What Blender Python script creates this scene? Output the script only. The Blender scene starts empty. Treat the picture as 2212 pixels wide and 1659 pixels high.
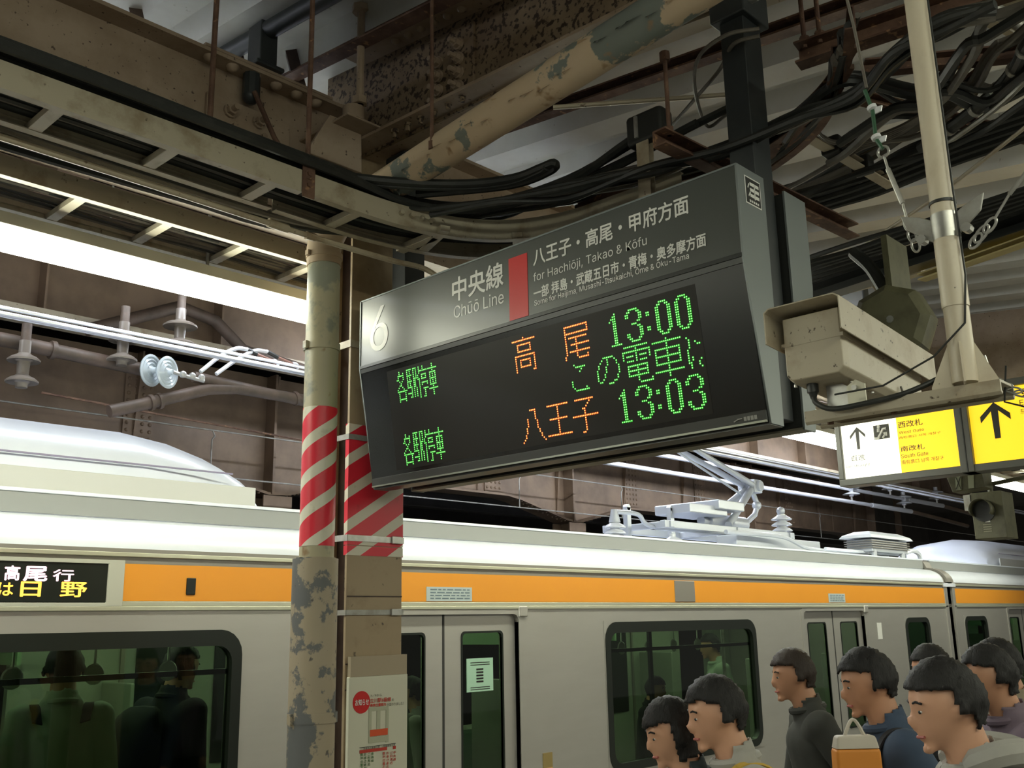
import bpy, bmesh, math, random
import numpy as np
from mathutils import Vector, Matrix
random.seed(7)
RS = random.Random(11)
sc = bpy.context.scene
COL = sc.collection
CZ = 1.82                                   # eye height above the platform; all z below are relative to it

# ------------------------------------------------------------------ camera
M = Matrix(((0.691, -0.156, -0.706), (-0.723, -0.175, -0.669), (-0.019, 0.972, -0.233)))
def _setup(f=2160., v1=(3220, 1306), v2=(-1225, 1394), C=(1106., 829.5)):
    h = np.array([v2[0]-v1[0], v2[1]-v1[1]], float); h /= np.linalg.norm(h)
    n = np.array([-h[1], h[0]]); n = n if n[1] > 0 else -n
    D = (np.array(v1)-np.array(C)) @ n
    up = np.array([-n[0]*f*f/D, n[1]*f*f/D, -f]); up /= np.linalg.norm(up)
    d1 = np.array([v1[0]-C[0], -(v1[1]-C[1]), -f]); d1 -= d1 @ up*up; d1 /= np.linalg.norm(d1)
    return np.array([d1, np.cross(up, d1), up])
MM = _setup()
def at(px, py, ax, val):
    r = MM @ np.array([px-1106., -(py-829.5), -2160.])
    r = r*val/r['XYZ'.index(ax)]
    return (float(r[0]), float(r[1]), float(r[2]))
cam = bpy.data.cameras.new('camera'); cam.sensor_width = 36; cam.lens = 2160/2212*36; cam.clip_end = 200; cam.clip_start = .05
cam_o = bpy.data.objects.new('camera', cam); COL.objects.link(cam_o)
m4 = Matrix([[*MM[i], 0] for i in range(3)]+[[0, 0, 0, 1]]); m4.translation = (0, 0, CZ)
cam_o.matrix_world = m4
sc.camera = cam_o

# ------------------------------------------------------------------ world, exposure
sc.view_settings.view_transform = 'Standard'; sc.view_settings.look = 'None'
sc.view_settings.gamma = 1; sc.view_settings.use_curve_mapping = False
sc.view_settings.exposure = 0.15
w = bpy.data.worlds.new('world'); sc.world = w; w.use_nodes = True
w.node_tree.nodes['Background'].inputs[0].default_value = (.80, .78, .70, 1)
w.node_tree.nodes['Background'].inputs[1].default_value = 0.20
sc.cycles.max_bounces = 6; sc.cycles.diffuse_bounces = 3; sc.cycles.glossy_bounces = 3
sc.cycles.transparent_max_bounces = 12; sc.cycles.caustics_reflective = False; sc.cycles.caustics_refractive = False
sc.cycles.use_denoising = True

# ------------------------------------------------------------------ materials
MATS = {}
def nm(name):
    m = bpy.data.materials.new(name); m.use_nodes = True
    return m, m.node_tree.nodes, m.node_tree.links, m.node_tree.nodes['Principled BSDF']
def mat(name, c, rough=.5, metal=0., c2=None, scale=6., thr=.55, soft=.08, bump=0., bscale=40., spec=.5,
        fleck=None, fscale=60., fthr=.66, stretch=(1, 1, 1), coat=0.):
    if name in MATS: return MATS[name]
    m, N, L, p = nm(name)
    p.inputs['Roughness'].default_value = rough; p.inputs['Metallic'].default_value = metal
    p.inputs['Specular IOR Level'].default_value = spec; p.inputs['Coat Weight'].default_value = coat
    tc = N.new('ShaderNodeTexCoord'); mp = N.new('ShaderNodeMapping'); mp.inputs['Scale'].default_value = stretch
    L.new(tc.outputs['Object'], mp.inputs[0])
    src = None
    if c2 is not None:
        n = N.new('ShaderNodeTexNoise'); n.inputs['Scale'].default_value = scale; n.inputs['Detail'].default_value = 7
        n.inputs['Roughness'].default_value = .62
        r = N.new('ShaderNodeValToRGB'); r.color_ramp.elements[0].position = thr-soft; r.color_ramp.elements[1].position = thr+soft
        r.color_ramp.elements[0].color = (*c, 1); r.color_ramp.elements[1].color = (*c2, 1)
        L.new(mp.outputs[0], n.inputs['Vector']); L.new(n.outputs[0], r.inputs[0]); src = r.outputs[0]
    if fleck is not None:
        n = N.new('ShaderNodeTexNoise'); n.inputs['Scale'].default_value = fscale; n.inputs['Detail'].default_value = 3
        r = N.new('ShaderNodeValToRGB'); r.color_ramp.elements[0].position = fthr-.03; r.color_ramp.elements[1].position = fthr+.03
        r.color_ramp.elements[0].color = (0, 0, 0, 1); r.color_ramp.elements[1].color = (1, 1, 1, 1)
        x = N.new('ShaderNodeMix'); x.data_type = 'RGBA'
        L.new(mp.outputs[0], n.inputs['Vector']); L.new(n.outputs[0], r.inputs[0]); L.new(r.outputs[0], x.inputs[0])
        if src: L.new(src, x.inputs[6])
        else: x.inputs[6].default_value = (*c, 1)
        x.inputs[7].default_value = (*fleck, 1); src = x.outputs[2]
    if src: L.new(src, p.inputs['Base Color'])
    else: p.inputs['Base Color'].default_value = (*c, 1)
    if bump:
        n = N.new('ShaderNodeTexNoise'); n.inputs['Scale'].default_value = bscale; n.inputs['Detail'].default_value = 4
        b = N.new('ShaderNodeBump'); b.inputs['Strength'].default_value = bump; b.inputs['Distance'].default_value = .004
        L.new(mp.outputs[0], n.inputs['Vector']); L.new(n.outputs[0], b.inputs['Height']); L.new(b.outputs[0], p.inputs['Normal'])
    MATS[name] = m; return m
def emit(name, c, s, base=None):
    if name in MATS: return MATS[name]
    m, N, L, p = nm(name)
    p.inputs['Base Color'].default_value = (*(base or c), 1)
    p.inputs['Emission Color'].default_value = (*c, 1); p.inputs['Emission Strength'].default_value = s
    MATS[name] = m; return m
def glass(name, tint, refl=.10, rough=.03):
    m, N, L, p = nm(name); out = N['Material Output']
    t = N.new('ShaderNodeBsdfTransparent'); t.inputs[0].default_value = (*tint, 1)
    g = N.new('ShaderNodeBsdfGlossy'); g.inputs['Roughness'].default_value = rough; g.inputs[0].default_value = (.8, .85, .8, 1)
    f = N.new('ShaderNodeFresnel'); f.inputs[0].default_value = 1.5
    ge = N.new('ShaderNodeNewGeometry'); iv = N.new('ShaderNodeMath'); iv.operation = 'SUBTRACT'; iv.inputs[0].default_value = 1
    mu = N.new('ShaderNodeMath'); mu.operation = 'MULTIPLY'; L.new(ge.outputs['Backfacing'], iv.inputs[1]); L.new(iv.outputs[0], mu.inputs[0]); L.new(f.outputs[0], mu.inputs[1])
    x = N.new('ShaderNodeMixShader'); L.new(mu.outputs[0], x.inputs[0]); L.new(t.outputs[0], x.inputs[1]); L.new(g.outputs[0], x.inputs[2])
    L.new(x.outputs[0], out.inputs[0]); MATS[name] = m; return m
def stripe_mat(name, c1, c2, pitch, frac):
    m, N, L, p = nm(name)
    a = N.new('ShaderNodeAttribute'); a.attribute_name = 's'
    d = N.new('ShaderNodeMath'); d.operation = 'DIVIDE'; d.inputs[1].default_value = pitch
    f = N.new('ShaderNodeMath'); f.operation = 'FRACT'
    g = N.new('ShaderNodeMath'); g.operation = 'GREATER_THAN'; g.inputs[1].default_value = frac
    x = N.new('ShaderNodeMix'); x.data_type = 'RGBA'; x.inputs[6].default_value = (*c1, 1); x.inputs[7].default_value = (*c2, 1)
    L.new(a.outputs['Fac'], d.inputs[0]); L.new(d.outputs[0], f.inputs[0]); L.new(f.outputs[0], g.inputs[0])
    L.new(g.outputs[0], x.inputs[0])
    tc = N.new('ShaderNodeTexCoord'); n = N.new('ShaderNodeTexNoise'); n.inputs['Scale'].default_value = 14; n.inputs['Detail'].default_value = 5
    L.new(tc.outputs['Object'], n.inputs['Vector'])
    r = N.new('ShaderNodeValToRGB'); r.color_ramp.elements[0].position = .62; r.color_ramp.elements[1].position = .8
    r.color_ramp.elements[0].color = (1, 1, 1, 1); r.color_ramp.elements[1].color = (.55, .5, .42, 1)
    mu = N.new('ShaderNodeMix'); mu.data_type = 'RGBA'; mu.blend_type = 'MULTIPLY'; mu.inputs[0].default_value = 1
    L.new(n.outputs[0], r.inputs[0]); L.new(x.outputs[2], mu.inputs[6]); L.new(r.outputs[0], mu.inputs[7])
    L.new(mu.outputs[2], p.inputs['Base Color']); p.inputs['Roughness'].default_value = .38
    b = N.new('ShaderNodeBump'); b.inputs['Strength'].default_value = .35; b.inputs['Distance'].default_value = .004
    L.new(n.outputs[0], b.inputs['Height']); L.new(b.outputs[0], p.inputs['Normal'])
    MATS[name] = m; return m

CREAM = mat('cream_paint', (.46, .40, .29), .45, 0, (.28, .20, .12), 5, .62, .10, .15, 30, fleck=(.13, .08, .045), fscale=38, fthr=.70)
TRAY = mat('tray_paint', (.43, .385, .285), .42, 0, (.27, .215, .14), 7, .60, .08, .1, 30, fleck=(.10, .075, .05), fscale=45, fthr=.71)
BROWN = mat('girder_paint', (.37, .285, .21), .55, 0, (.25, .18, .12), 3, .52, .12, .25, 24, fleck=(.07, .045, .03), fscale=55, fthr=.69)
BROWN2 = mat('girder_paint_speckled', (.25, .185, .115), .6, 0, (.15, .10, .06), 4, .5, .15, .35, 30, fleck=(.035, .02, .012), fscale=48, fthr=.56)
FARB = mat('far_girder_paint', (.20, .135, .085), .6, 0, (.12, .08, .05), 2.2, .55, .15, .1, 14)
RUST = mat('rusty_steel', (.17, .095, .06), .7, 0, (.075, .035, .022), 9, .5, .12, .4, 40, fleck=(.30, .16, .08), fscale=30, fthr=.66)
DECK = mat('roof_deck_paint', (.60, .60, .57), .5, 0, (.48, .47, .43), 3, .55, .2, 0, 20, fleck=(.22, .19, .15), fscale=20, fthr=.74)
PEEL = mat('peeling_pipe_paint', (.53, .41, .28), .5, 0, (.17, .19, .17), 2.3, .56, .006, .5, 9, fleck=(.30, .19, .10), fscale=12, fthr=.67, stretch=(1, 1, 1))
PIPE = mat('column_pipe_paint', (.42, .38, .25), .42, 0, (.25, .26, .20), 5, .56, .03, .35, 14, fleck=(.26, .17, .08), fscale=11, fthr=.66)
GUARD = mat('scuffed_guard_paint', (.37, .31, .22), .5, 0, (.13, .135, .135), 5.5, .50, .012, .5, 12, fleck=(.10, .09, .08), fscale=34, fthr=.68)
COLP = mat('column_paint', (.38, .29, .18), .5, 0, (.27, .19, .11), 5, .58, .10, .3, 14, fleck=(.08, .06, .04), fscale=26, fthr=.72)
DARKP = mat('dark_recess_tone', (.085, .055, .04), .6, 0, (.05, .03, .025), 5, .5, .1)
BLACK = mat('black_cable', (.022, .024, .022), .45, 0, (.045, .045, .04), 14, .62, .1)
GREYC = mat('grey_cable', (.16, .145, .12), .5, 0, (.10, .085, .07), 9, .55, .1)
BOARD = mat('sign_header_paint', (.042, .048, .041), .36, .0, None, spec=.7, coat=.0)
BOARD.node_tree.nodes['Principled BSDF'].inputs['Coat Weight'].default_value = .45
BOARD.node_tree.nodes['Principled BSDF'].inputs['Coat Roughness'].default_value = .31
BOARD.node_tree.nodes['Principled BSDF'].inputs['Coat IOR'].default_value = 1.5
BFRAME = mat('sign_frame_paint', (.19, .21, .21), .42, .3)
BDARK = mat('sign_dark_trim', (.025, .027, .025), .35)
POSTM = mat('black_post_paint', (.022, .026, .028), .45, 0, (.035, .04, .04), 8, .6, .1)
WHITE = mat('white_print', (.80, .80, .76), .35)
WHITE.node_tree.nodes['Principled BSDF'].inputs['Coat Weight'].default_value = .45
WHITE.node_tree.nodes['Principled BSDF'].inputs['Coat Roughness'].default_value = .31
WHITE.node_tree.nodes['Principled BSDF'].inputs['Coat IOR'].default_value = 1.5
REDM = mat('red_mark', (.62, .02, .02), .4)
STEEL = mat('galvanised_steel', (.55, .55, .52), .35, .8, (.35, .34, .30), 12, .55, .15)
GALV = mat('dull_zinc', (.42, .42, .39), .45, .5, (.26, .24, .2), 12, .55, .15)
ENAMEL = mat('roof_white_paint', (.80, .84, .92), .26, 0, (.74, .78, .86), 1.5, .6, .2)
TRAINS = mat('train_stainless', (.50, .485, .45), .42, .55, (.47, .455, .42), 2, .5, .2, 0, stretch=(1, 1, 6))
TRAINL = mat('train_bright_trim', (.62, .62, .48), .3, .5)
TRAING = mat('train_grey_trim', (.30, .28, .25), .4, .3)
ORANGE = mat('orange_band', (.86, .34, .03), .38)
TBLACK = mat('window_surround', (.012, .016, .012), .3)
RUBBER = mat('rubber', (.03, .03, .028), .6)
PANTO = mat('pantograph_grey', (.58, .61, .66), .35, .3)
WIREM = mat('bright_wire', (.85, .87, .92), .22, .4)
CERAM = mat('white_porcelain', (.75, .77, .80), .2)
CERAMD = mat('grimy_porcelain', (.17, .145, .12), .3)
ARMM = mat('grimy_arm_paint', (.11, .075, .055), .55, 0, (.07, .05, .035), 6, .5, .1)
CCTVM = mat('camera_housing_paint', (.44, .39, .29), .4, 0, (.34, .27, .18), 10, .6, .1, .05, 40, fleck=(.07, .05, .03), fscale=75, fthr=.70)
POLEM = mat('pole_cream_paint', (.62, .55, .42), .38, 0, (.50, .42, .30), 8, .65, .1, 0, 40, fleck=(.12, .09, .06), fscale=60, fthr=.77)
OLIVE = mat('olive_housing', (.115, .11, .06), .45, 0, (.08, .075, .04), 12, .55, .1)
CONC = mat('platform_concrete', (.28, .27, .25), .8, 0, (.20, .19, .17), 2, .5, .2, .3, 60)
BALL = mat('track_ballast', (.14, .12, .10), .9, 0, (.07, .06, .05), 20, .5, .2, 1, 60)
VOID = mat('dark_void', (.065, .058, .05), .8, 0, (.04, .035, .03), 2, .5, .2)
LAMPC = emit('lamp_diffuser', (.98, 1., .81), 24.0)
LAMPF = emit('far_lamp_diffuser', (.84, .90, 1.), 60.0)
LAMPL = emit('far_left_lamp_diffuser', (.84, .90, 1.), 24.0)
LAMPT = emit('train_lamp', (.9, 1., .85), 12.0)
GLASS = glass('tinted_glass', (.42, .50, .38))
GLASSD = glass('dark_tinted_glass', (.16, .24, .17))
INTW = mat('train_lining', (.36, .39, .32), .6)
SEAT = mat('seat_moquette', (.05, .10, .06), .9)
LEDG = emit('led_green_core', (.35, 1., .30), 1.5)
LEDGR = emit('led_green_halo', (.0, .62, .0), .8, (.0, .03, .0))  # halo colour: green glow bleeding around each dot
LEDO = emit('led_orange_core', (1., .66, .16), 1.5)
LEDOR = emit('led_orange_halo', (1., .09, .0), 1.1, (.03, .0, .0))  # halo colour: orange glow bleeding around each dot
LEDR = emit('led_pink_core', (1., .55, .62), 1.6)
PAPER = mat('poster_paper', (.66, .65, .52), .55)
YELLOWL = emit('lit_yellow_panel', (1., .62, .02), .95)
WHITEL = emit('lit_white_panel', (1., 1., .80), 1.15)
INK = mat('black_print', (.012, .012, .01), .5)

# ------------------------------------------------------------------ mesh builder
class MB:
    def __init__(s): s.v = []; s.f = []; s.mi = []; s.k = 0; s.s = None
    def _add(s, vs, fs):
        b = len(s.v); s.v += [tuple(map(float, p)) for p in vs]
        for q in fs: s.f.append(tuple(i+b for i in q)); s.mi.append(s.k)
        return s
    def box(s, x0, x1, y0, y1, z0, z1):
        return s._add([(x, y, z) for x in (x0, x1) for y in (y0, y1) for z in (z0, z1)],
                      [(0, 1, 3, 2), (4, 6, 7, 5), (0, 4, 5, 1), (2, 3, 7, 6), (0, 2, 6, 4), (1, 5, 7, 3)])
    def prof(s, pts, p, q, up=(0, 0, 1), caps=True):
        p = Vector(p); q = Vector(q); d = (q-p).normalized(); up = Vector(up)
        sd = d.cross(up).normalized(); u = sd.cross(d)
        n = len(pts); vs = [p+sd*a+u*b for a, b in pts]+[q+sd*a+u*b for a, b in pts]
        fs = [(i, (i+1) % n, n+(i+1) % n, n+i) for i in range(n)]
        if caps: fs += [tuple(range(n))[::-1], tuple(range(n, 2*n))]
        return s._add(vs, fs)
    def bar(s, p, q, w, h, up=(0, 0, 1)):
        a, b = w/2, h/2
        return s.prof([(-a, -b), (a, -b), (a, b), (-a, b)], p, q, up)
    def cyl(s, p, q, r, n=12, r2=None, caps=True):
        p = Vector(p); q = Vector(q); d = (q-p).normalized()
        a = d.orthogonal().normalized(); b = d.cross(a); r2 = r if r2 is None else r2
        c = [(math.cos(2*math.pi*i/n), math.sin(2*math.pi*i/n)) for i in range(n)]
        vs = [p+a*x*r+b*y*r for x, y in c]+[q+a*x*r2+b*y*r2 for x, y in c]
        fs = [(i, (i+1) % n, n+(i+1) % n, n+i) for i in range(n)]
        if caps: fs += [tuple(range(n))[::-1], tuple(range(n, 2*n))]
        return s._add(vs, fs)
    def tube(s, pts, r, n=8, caps=True):
        P = [Vector(p) for p in pts]; rings = []; a = None
        for i, p in enumerate(P):
            d = (P[min(i+1, len(P)-1)]-P[max(i-1, 0)]).normalized()
            if a is None: a = d.orthogonal().normalized()
            a = (a-d*a.dot(d)).normalized(); b = d.cross(a)
            rr = r[i] if isinstance(r, (list, tuple)) else r
            rings.append([p+a*math.cos(2*math.pi*k/n)*rr+b*math.sin(2*math.pi*k/n)*rr for k in range(n)])
        fs = []
        for i in range(len(P)-1):
            for k in range(n): fs.append((i*n+k, i*n+(k+1) % n, (i+1)*n+(k+1) % n, (i+1)*n+k))
        if caps: fs += [tuple(range(n))[::-1], tuple(range((len(P)-1)*n, len(P)*n))]
        return s._add([v for g in rings for v in g], fs)
    def sweep(s, pts2, path, up=(0, 0, 1)):
        P = [Vector(p) for p in path]; up = Vector(up); n = len(pts2); vs = []; fs = []
        for i, p in enumerate(P):
            d = (P[min(i+1, len(P)-1)]-P[max(i-1, 0)]).normalized(); sd = d.cross(up).normalized(); u = sd.cross(d)
            vs += [p+sd*a+u*b for a, b in pts2]
        for i in range(len(P)-1):
            for k in range(n): fs.append((i*n+k, i*n+(k+1) % n, (i+1)*n+(k+1) % n, (i+1)*n+k))
        fs += [tuple(range(n))[::-1], tuple(range((len(P)-1)*n, len(P)*n))]
        return s._add(vs, fs)
    def lathe(s, prof, o, ax=(0, 0, 1), n=20):
        o = Vector(o); d = Vector(ax).normalized(); a = d.orthogonal().normalized(); b = d.cross(a); vs = []; fs = []
        for r, h in prof:
            for k in range(n):
                t = 2*math.pi*k/n; vs.append(o+d*h+a*math.cos(t)*r+b*math.sin(t)*r)
        for i in range(len(prof)-1):
            for k in range(n): fs.append((i*n+k, i*n+(k+1) % n, (i+1)*n+(k+1) % n, (i+1)*n+k))
        fs += [tuple(range(n))[::-1], tuple(range((len(prof)-1)*n, len(prof)*n))]
        return s._add(vs, fs)
    def sph(s, c, r, n=10, m=6, sc3=(1, 1, 1)):
        c = Vector(c); vs = []; fs = []
        for i in range(m+1):
            t = math.pi*i/m
            for k in range(n):
                a = 2*math.pi*k/n
                vs.append(c+Vector((math.sin(t)*math.cos(a)*r*sc3[0], math.sin(t)*math.sin(a)*r*sc3[1], math.cos(t)*r*sc3[2])))
        for i in range(m):
            for k in range(n): fs.append((i*n+k, (i+1)*n+k, (i+1)*n+(k+1) % n, i*n+(k+1) % n))
        return s._add(vs, fs)
    def poly(s, pts): return s._add(pts, [tuple(range(len(pts)))])
    def slab(s, pts, off):                                  # planar outline given thickness along vector off
        n = len(pts); off = Vector(off)
        return s._add([Vector(p) for p in pts]+[Vector(p)+off for p in pts],
                      [tuple(range(n))[::-1], tuple(range(n, 2*n))]+[(i, (i+1) % n, n+(i+1) % n, n+i) for i in range(n)])
    def build(s, name, mats, parent=None, smooth=True, bevel=0., ang=35):
        me = bpy.data.meshes.new(name)
        o3 = Vector(parent['_o']) if parent is not None else Vector((0, 0, 0))
        vs = [(x-o3.x, y-o3.y, z-o3.z+(0 if parent is not None else CZ)) for x, y, z in s.v]
        me.from_pydata(vs, [], s.f)
        ms = mats if isinstance(mats, (list, tuple)) else [mats]
        for m in ms: me.materials.append(m)
        if len(ms) > 1: me.polygons.foreach_set('material_index', s.mi)
        if s.s is not None:
            at_ = me.attributes.new('s', 'FLOAT', 'POINT'); at_.data.foreach_set('value', s.s)
        bm = bmesh.new(); bm.from_mesh(me); bmesh.ops.recalc_face_normals(bm, faces=bm.faces); bm.to_mesh(me); bm.free()
        if smooth:
            me.shade_smooth(); me.set_sharp_from_angle(angle=math.radians(ang))
        o = bpy.data.objects.new(name, me); COL.objects.link(o)
        if parent is not None: o.parent = parent; o['_o'] = list(o3)
        if bevel:
            b = o.modifiers.new('bevel', 'BEVEL'); b.width = bevel; b.segments = 2; b.limit_method = 'ANGLE'; b.harden_normals = True
        return o
ROOTS = []
def thing(name, label, cat, loc, group=None):
    o = bpy.data.objects.new(name, None); COL.objects.link(o); o.empty_display_size = .1
    o.location = (loc[0], loc[1], loc[2]+CZ); o['_o'] = list(map(float, loc)); o['label'] = label; o['category'] = cat
    if group: o['group'] = group
    return o
def tag(o, label, cat, group=None, kind=None):
    o['label'] = label; o['category'] = cat
    if group: o['group'] = group
    if kind: o['kind'] = kind
    return o
def struct(o): o['kind'] = 'structure'; return o
def B(): return MB()
def spline(P, n=8):
    P = [Vector(p) for p in P]; out = []
    Q = [P[0]*2-P[1]]+P+[P[-1]*2-P[-2]]
    for i in range(1, len(Q)-2):
        for k in range(n):
            t = k/n; a, b, c, d = Q[i-1], Q[i], Q[i+1], Q[i+2]
            out.append(.5*((2*b)+(c-a)*t+(2*a-5*b+4*c-d)*t*t+(3*b-a-3*c+d)*t**3))
    out.append(P[-1]); return out
def chan(w, h, t):   # C channel profile (open to +side)
    return [(-w/2, -h/2), (w/2, -h/2), (w/2, -h/2+t), (-w/2+t, -h/2+t), (-w/2+t, h/2-t), (w/2, h/2-t), (w/2, h/2), (-w/2, h/2)]
def ibeam(w, h, t):
    a = w/2; b = h/2; e = t/2
    return [(-a, -b), (a, -b), (a, -b+t), (e, -b+t), (e, b-t), (a, b-t), (a, b), (-a, b), (-a, b-t), (-e, b-t), (-e, -b+t), (-a, -b+t)]
def angle(w, h, t): return [(0, 0), (w, 0), (w, t), (t, t), (t, h), (0, h)]

# ------------------------------------------------------------------ text
try:
    import os
    _p = os.path.join(bpy.utils.system_resource('DATAFILES'), 'fonts', 'Inter.woff2')
    INTER = bpy.data.fonts.load(_p)
except Exception:
    INTER = None
def text_raw(s, bold=0., inter=False, spacing=1.):
    c = bpy.data.curves.new('t', 'FONT'); c.body = s; c.space_character = spacing
    c.resolution_u = 4
    if inter and INTER: c.font = INTER
    o = bpy.data.objects.new('t', c); COL.objects.link(o)
    dg = bpy.context.evaluated_depsgraph_get(); dg.update()
    me = bpy.data.meshes.new_from_object(o.evaluated_get(dg))
    bpy.data.objects.remove(o); bpy.data.curves.remove(c)
    v = np.array([x.co[:3] for x in me.vertices]).reshape(-1, 3); f = [tuple(p.vertices) for p in me.polygons]
    bpy.data.meshes.remove(me)
    if bold > 0 and len(v):                             # a heavier weight: the same outline laid down again slightly shifted
        n = len(v); V = [v]; F = list(f); d = bold*.8
        for k, (a, b) in enumerate(((d, 0), (-d, 0), (0, d), (0, -d))):
            V.append(v+np.array([a, b, .00004*(k+1)])); F += [tuple(i+n*(k+1) for i in q) for q in f]
        v = np.concatenate(V); f = F
    return v, f
def lettering(s, O, R, U, u0, u1, v0, v1, m, parent, base=False, bold=0., inter=False, name='lettering', off=.0008, mb=None, spacing=1.):
    """text in the plane O + u R + v U, its ink box fitted to u0..u1, v0..v1 (base: v0 baseline, v1 cap height)"""
    v, f = text_raw(s, bold, inter, spacing)
    if not len(v): return None
    lo = v.min(0); hi = v.max(0)
    if base:
        hv, _ = text_raw('H', bold, inter); cap = hv[:, 1].max(); lo = (lo[0], 0.); hi = (hi[0], cap)
    O = Vector(O); R = Vector(R); U = Vector(U); n = R.cross(U).normalized()
    pts = [O+R*(u0+(a-lo[0])/(hi[0]-lo[0])*(u1-u0))+U*(v0+(b-lo[1])/(hi[1]-lo[1])*(v1-v0))+n*(off+c_) for a, b, c_ in v]
    b = mb or B(); b._add(pts, f)
    return b if mb else b.build(name, m, parent, smooth=False)

# ================================================================== SETTING
struct(B().box(-12, 26, -7, 4.36, -2.0, -1.82).build('floor', CONC, smooth=False))
fe = B().box(-12, 26, 4.2, 4.36, -3.0, -2.0).build('trim_1', CONC, smooth=False); struct(fe)
tb = B(); tb.box(-12, 26, 4.36, 16, -3.3, -2.95); struct(tb.build('floor_track', BALL, smooth=False))
# folded roof deck, one trough after another
DA, DB = 2.10, .105
def dz(y): return DA+DB*y
ceil = bpy.data.objects.new('ceiling', None); COL.objects.link(ceil); ceil['kind'] = 'structure'; ceil['_o'] = [0, 0, 0]; ceil.location = (0, 0, CZ)
PITCH = .42
def deck_panel(x):
    b = B(); y0, y1 = -5.5, 4.25
    prof = [(0, 0), (.17, 0), (.21, .10), (.38, .10), (.42, 0)]
    for i in range(len(prof)-1):
        (a, h), (c, g) = prof[i], prof[i+1]
        b.slab([(x+a, y0, dz(y0)+h), (x+c, y0, dz(y0)+g), (x+c, y1, dz(y1)+g), (x+a, y1, dz(y1)+h)], (0, 0, .004))
    # raised seam along the flat
    b.box(x+.075, x+.095, y0, y0+.001, 0, .001)
    return b
me0 = None
for i in range(62):
    x = -4+i*PITCH
    if me0 is None:
        o = deck_panel(0).build('roof_panel', DECK, ceil, smooth=False); me0 = o.data
    else:
        o = bpy.data.objects.new('roof_panel', me0); COL.objects.link(o); o.parent = ceil
    o.location = (x, 0, 0)
# back and upper shell of the track hall, coloured dark for its unlit depth
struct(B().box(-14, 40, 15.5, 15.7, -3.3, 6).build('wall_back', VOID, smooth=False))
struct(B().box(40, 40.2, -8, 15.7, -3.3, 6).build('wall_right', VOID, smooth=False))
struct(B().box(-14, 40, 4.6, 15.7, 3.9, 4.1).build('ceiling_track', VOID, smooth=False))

# ================================================================== ROOF STEEL
def bolt(b, c, ax, r=.014, h=.02):
    b.cyl(c, Vector(c)+Vector(ax)*h*.35, r*1.35, 10); b.cyl(c, Vector(c)+Vector(ax)*h, r, 6); b.cyl(c, Vector(c)+Vector(ax)*h*1.9, r*.55, 8)
def rivet(b, c, ax, r=.016):
    b.lathe([(r, 0), (r*.9, r*.35), (r*.55, r*.7), (.001, r*.8)], c, ax, 10)
g1 = thing('steel_girder', 'brown riveted steel girder running along the platform at upper left, to the column head', 'girder', (-2, 3.25, 1.60))
h = 2.19-1.60
b = B().prof(ibeam(.20, h, .016), (-6, 3.30, 1.895), (2.40, 3.30, 1.895)); b.build('beam', BROWN, g1, smooth=False)
b = B().box(1.76, 2.14, 3.275, 3.291, 1.66, 2.05); b.build('splice_plate', BROWN, g1, bevel=.002)
b = B().box(1.70, 2.30, 3.20, 3.40, 2.192, 2.205); b.build('cover_plate', BROWN, g1, bevel=.002)
for x in (1.86, 1.99):
    for z in (1.74, 1.83, 1.92, 2.0):
        b = B(); bolt(b, (x, 3.275, z), (0, -1, 0), .022, .030); b.build('bolt', BROWN, g1)
for i in range(6):
    b = B(); rivet(b, (1.74+i*.10, 3.235, 2.172), (0, -.2, -1), .026); b.build('rivet', BROWN, g1)
g1b = thing('steel_girder', 'brown steel girder behind the departure board, right of the column', 'girder', (8, 3.25, 1.60))
B().prof(ibeam(.20, h, .016), (2.80, 3.30, 1.895), (20, 3.30, 1.895)).build('beam', BROWN, g1b, smooth=False)
for i in range(8):
    B().box(4.5+i*1.6, 4.515+i*1.6, 3.2, 3.29, 1.62, 2.17).build('stiffener', BROWN, g1b)
# cantilever girder over the board, deep at the column
g2 = thing('cantilever_girder', 'dark speckled cantilever girder with bolted splice rising over the board to upper right', 'girder', (2.55, 2.0, 2.0))
XW = 2.45
ys = [3.45, -2.5]
b = B(); b.slab([(XW, 3.45, 1.98), (XW, 3.45, dz(3.45)-.005), (XW, -2.5, dz(-2.5)-.005), (XW, -2.5, 1.80)], (.012, 0, 0)); b.build('web', BROWN2, g2, smooth=False)
b = B(); b.prof([(-.10, 0), (.10, 0), (.10, .014), (-.10, .014)], (XW+.006, 3.2, dz(3.2)-.02), (XW+.006, -2.5, dz(-2.5)-.02)); b.build('top_flange', BROWN, g2, bevel=.002)
b = B(); b.prof([(-.10, 0), (.10, 0), (.10, .014), (-.10, .014)], (XW+.006, 3.2, 1.985), (XW+.006, -2.5, 1.80)); b.build('bottom_flange', BROWN, g2, bevel=.002)
b = B(); b.slab([(XW-.012, 2.98, 2.0), (XW-.012, 2.98, dz(2.98)-.06), (XW-.012, 2.48, dz(2.48)-.06), (XW-.012, 2.48, 2.0)], (.012, 0, 0)); b.build('splice_plate', BROWN2, g2, bevel=.002)
for y in (2.56, 2.68):
    for k in range(4):
        b = B(); bolt(b, (XW-.012, y, 2.035+k*.062+(.03 if y > 2.6 else 0)*-1+.01), (-1, 0, 0), .019, .03); b.build('bolt', BROWN, g2)
for y in (2.5, 2.58, 2.66, 2.74, 2.82, 2.9):
    b = B(); rivet(b, (XW-.055, y, dz(y)-.021), (0, 0, -1), .020); b.build('rivet', BROWN, g2)
    b = B(); bolt(b, (XW-.055, y, 1.985), (0, 0, -1), .017, .024); b.build('bolt', BROWN2, g2)
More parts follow.
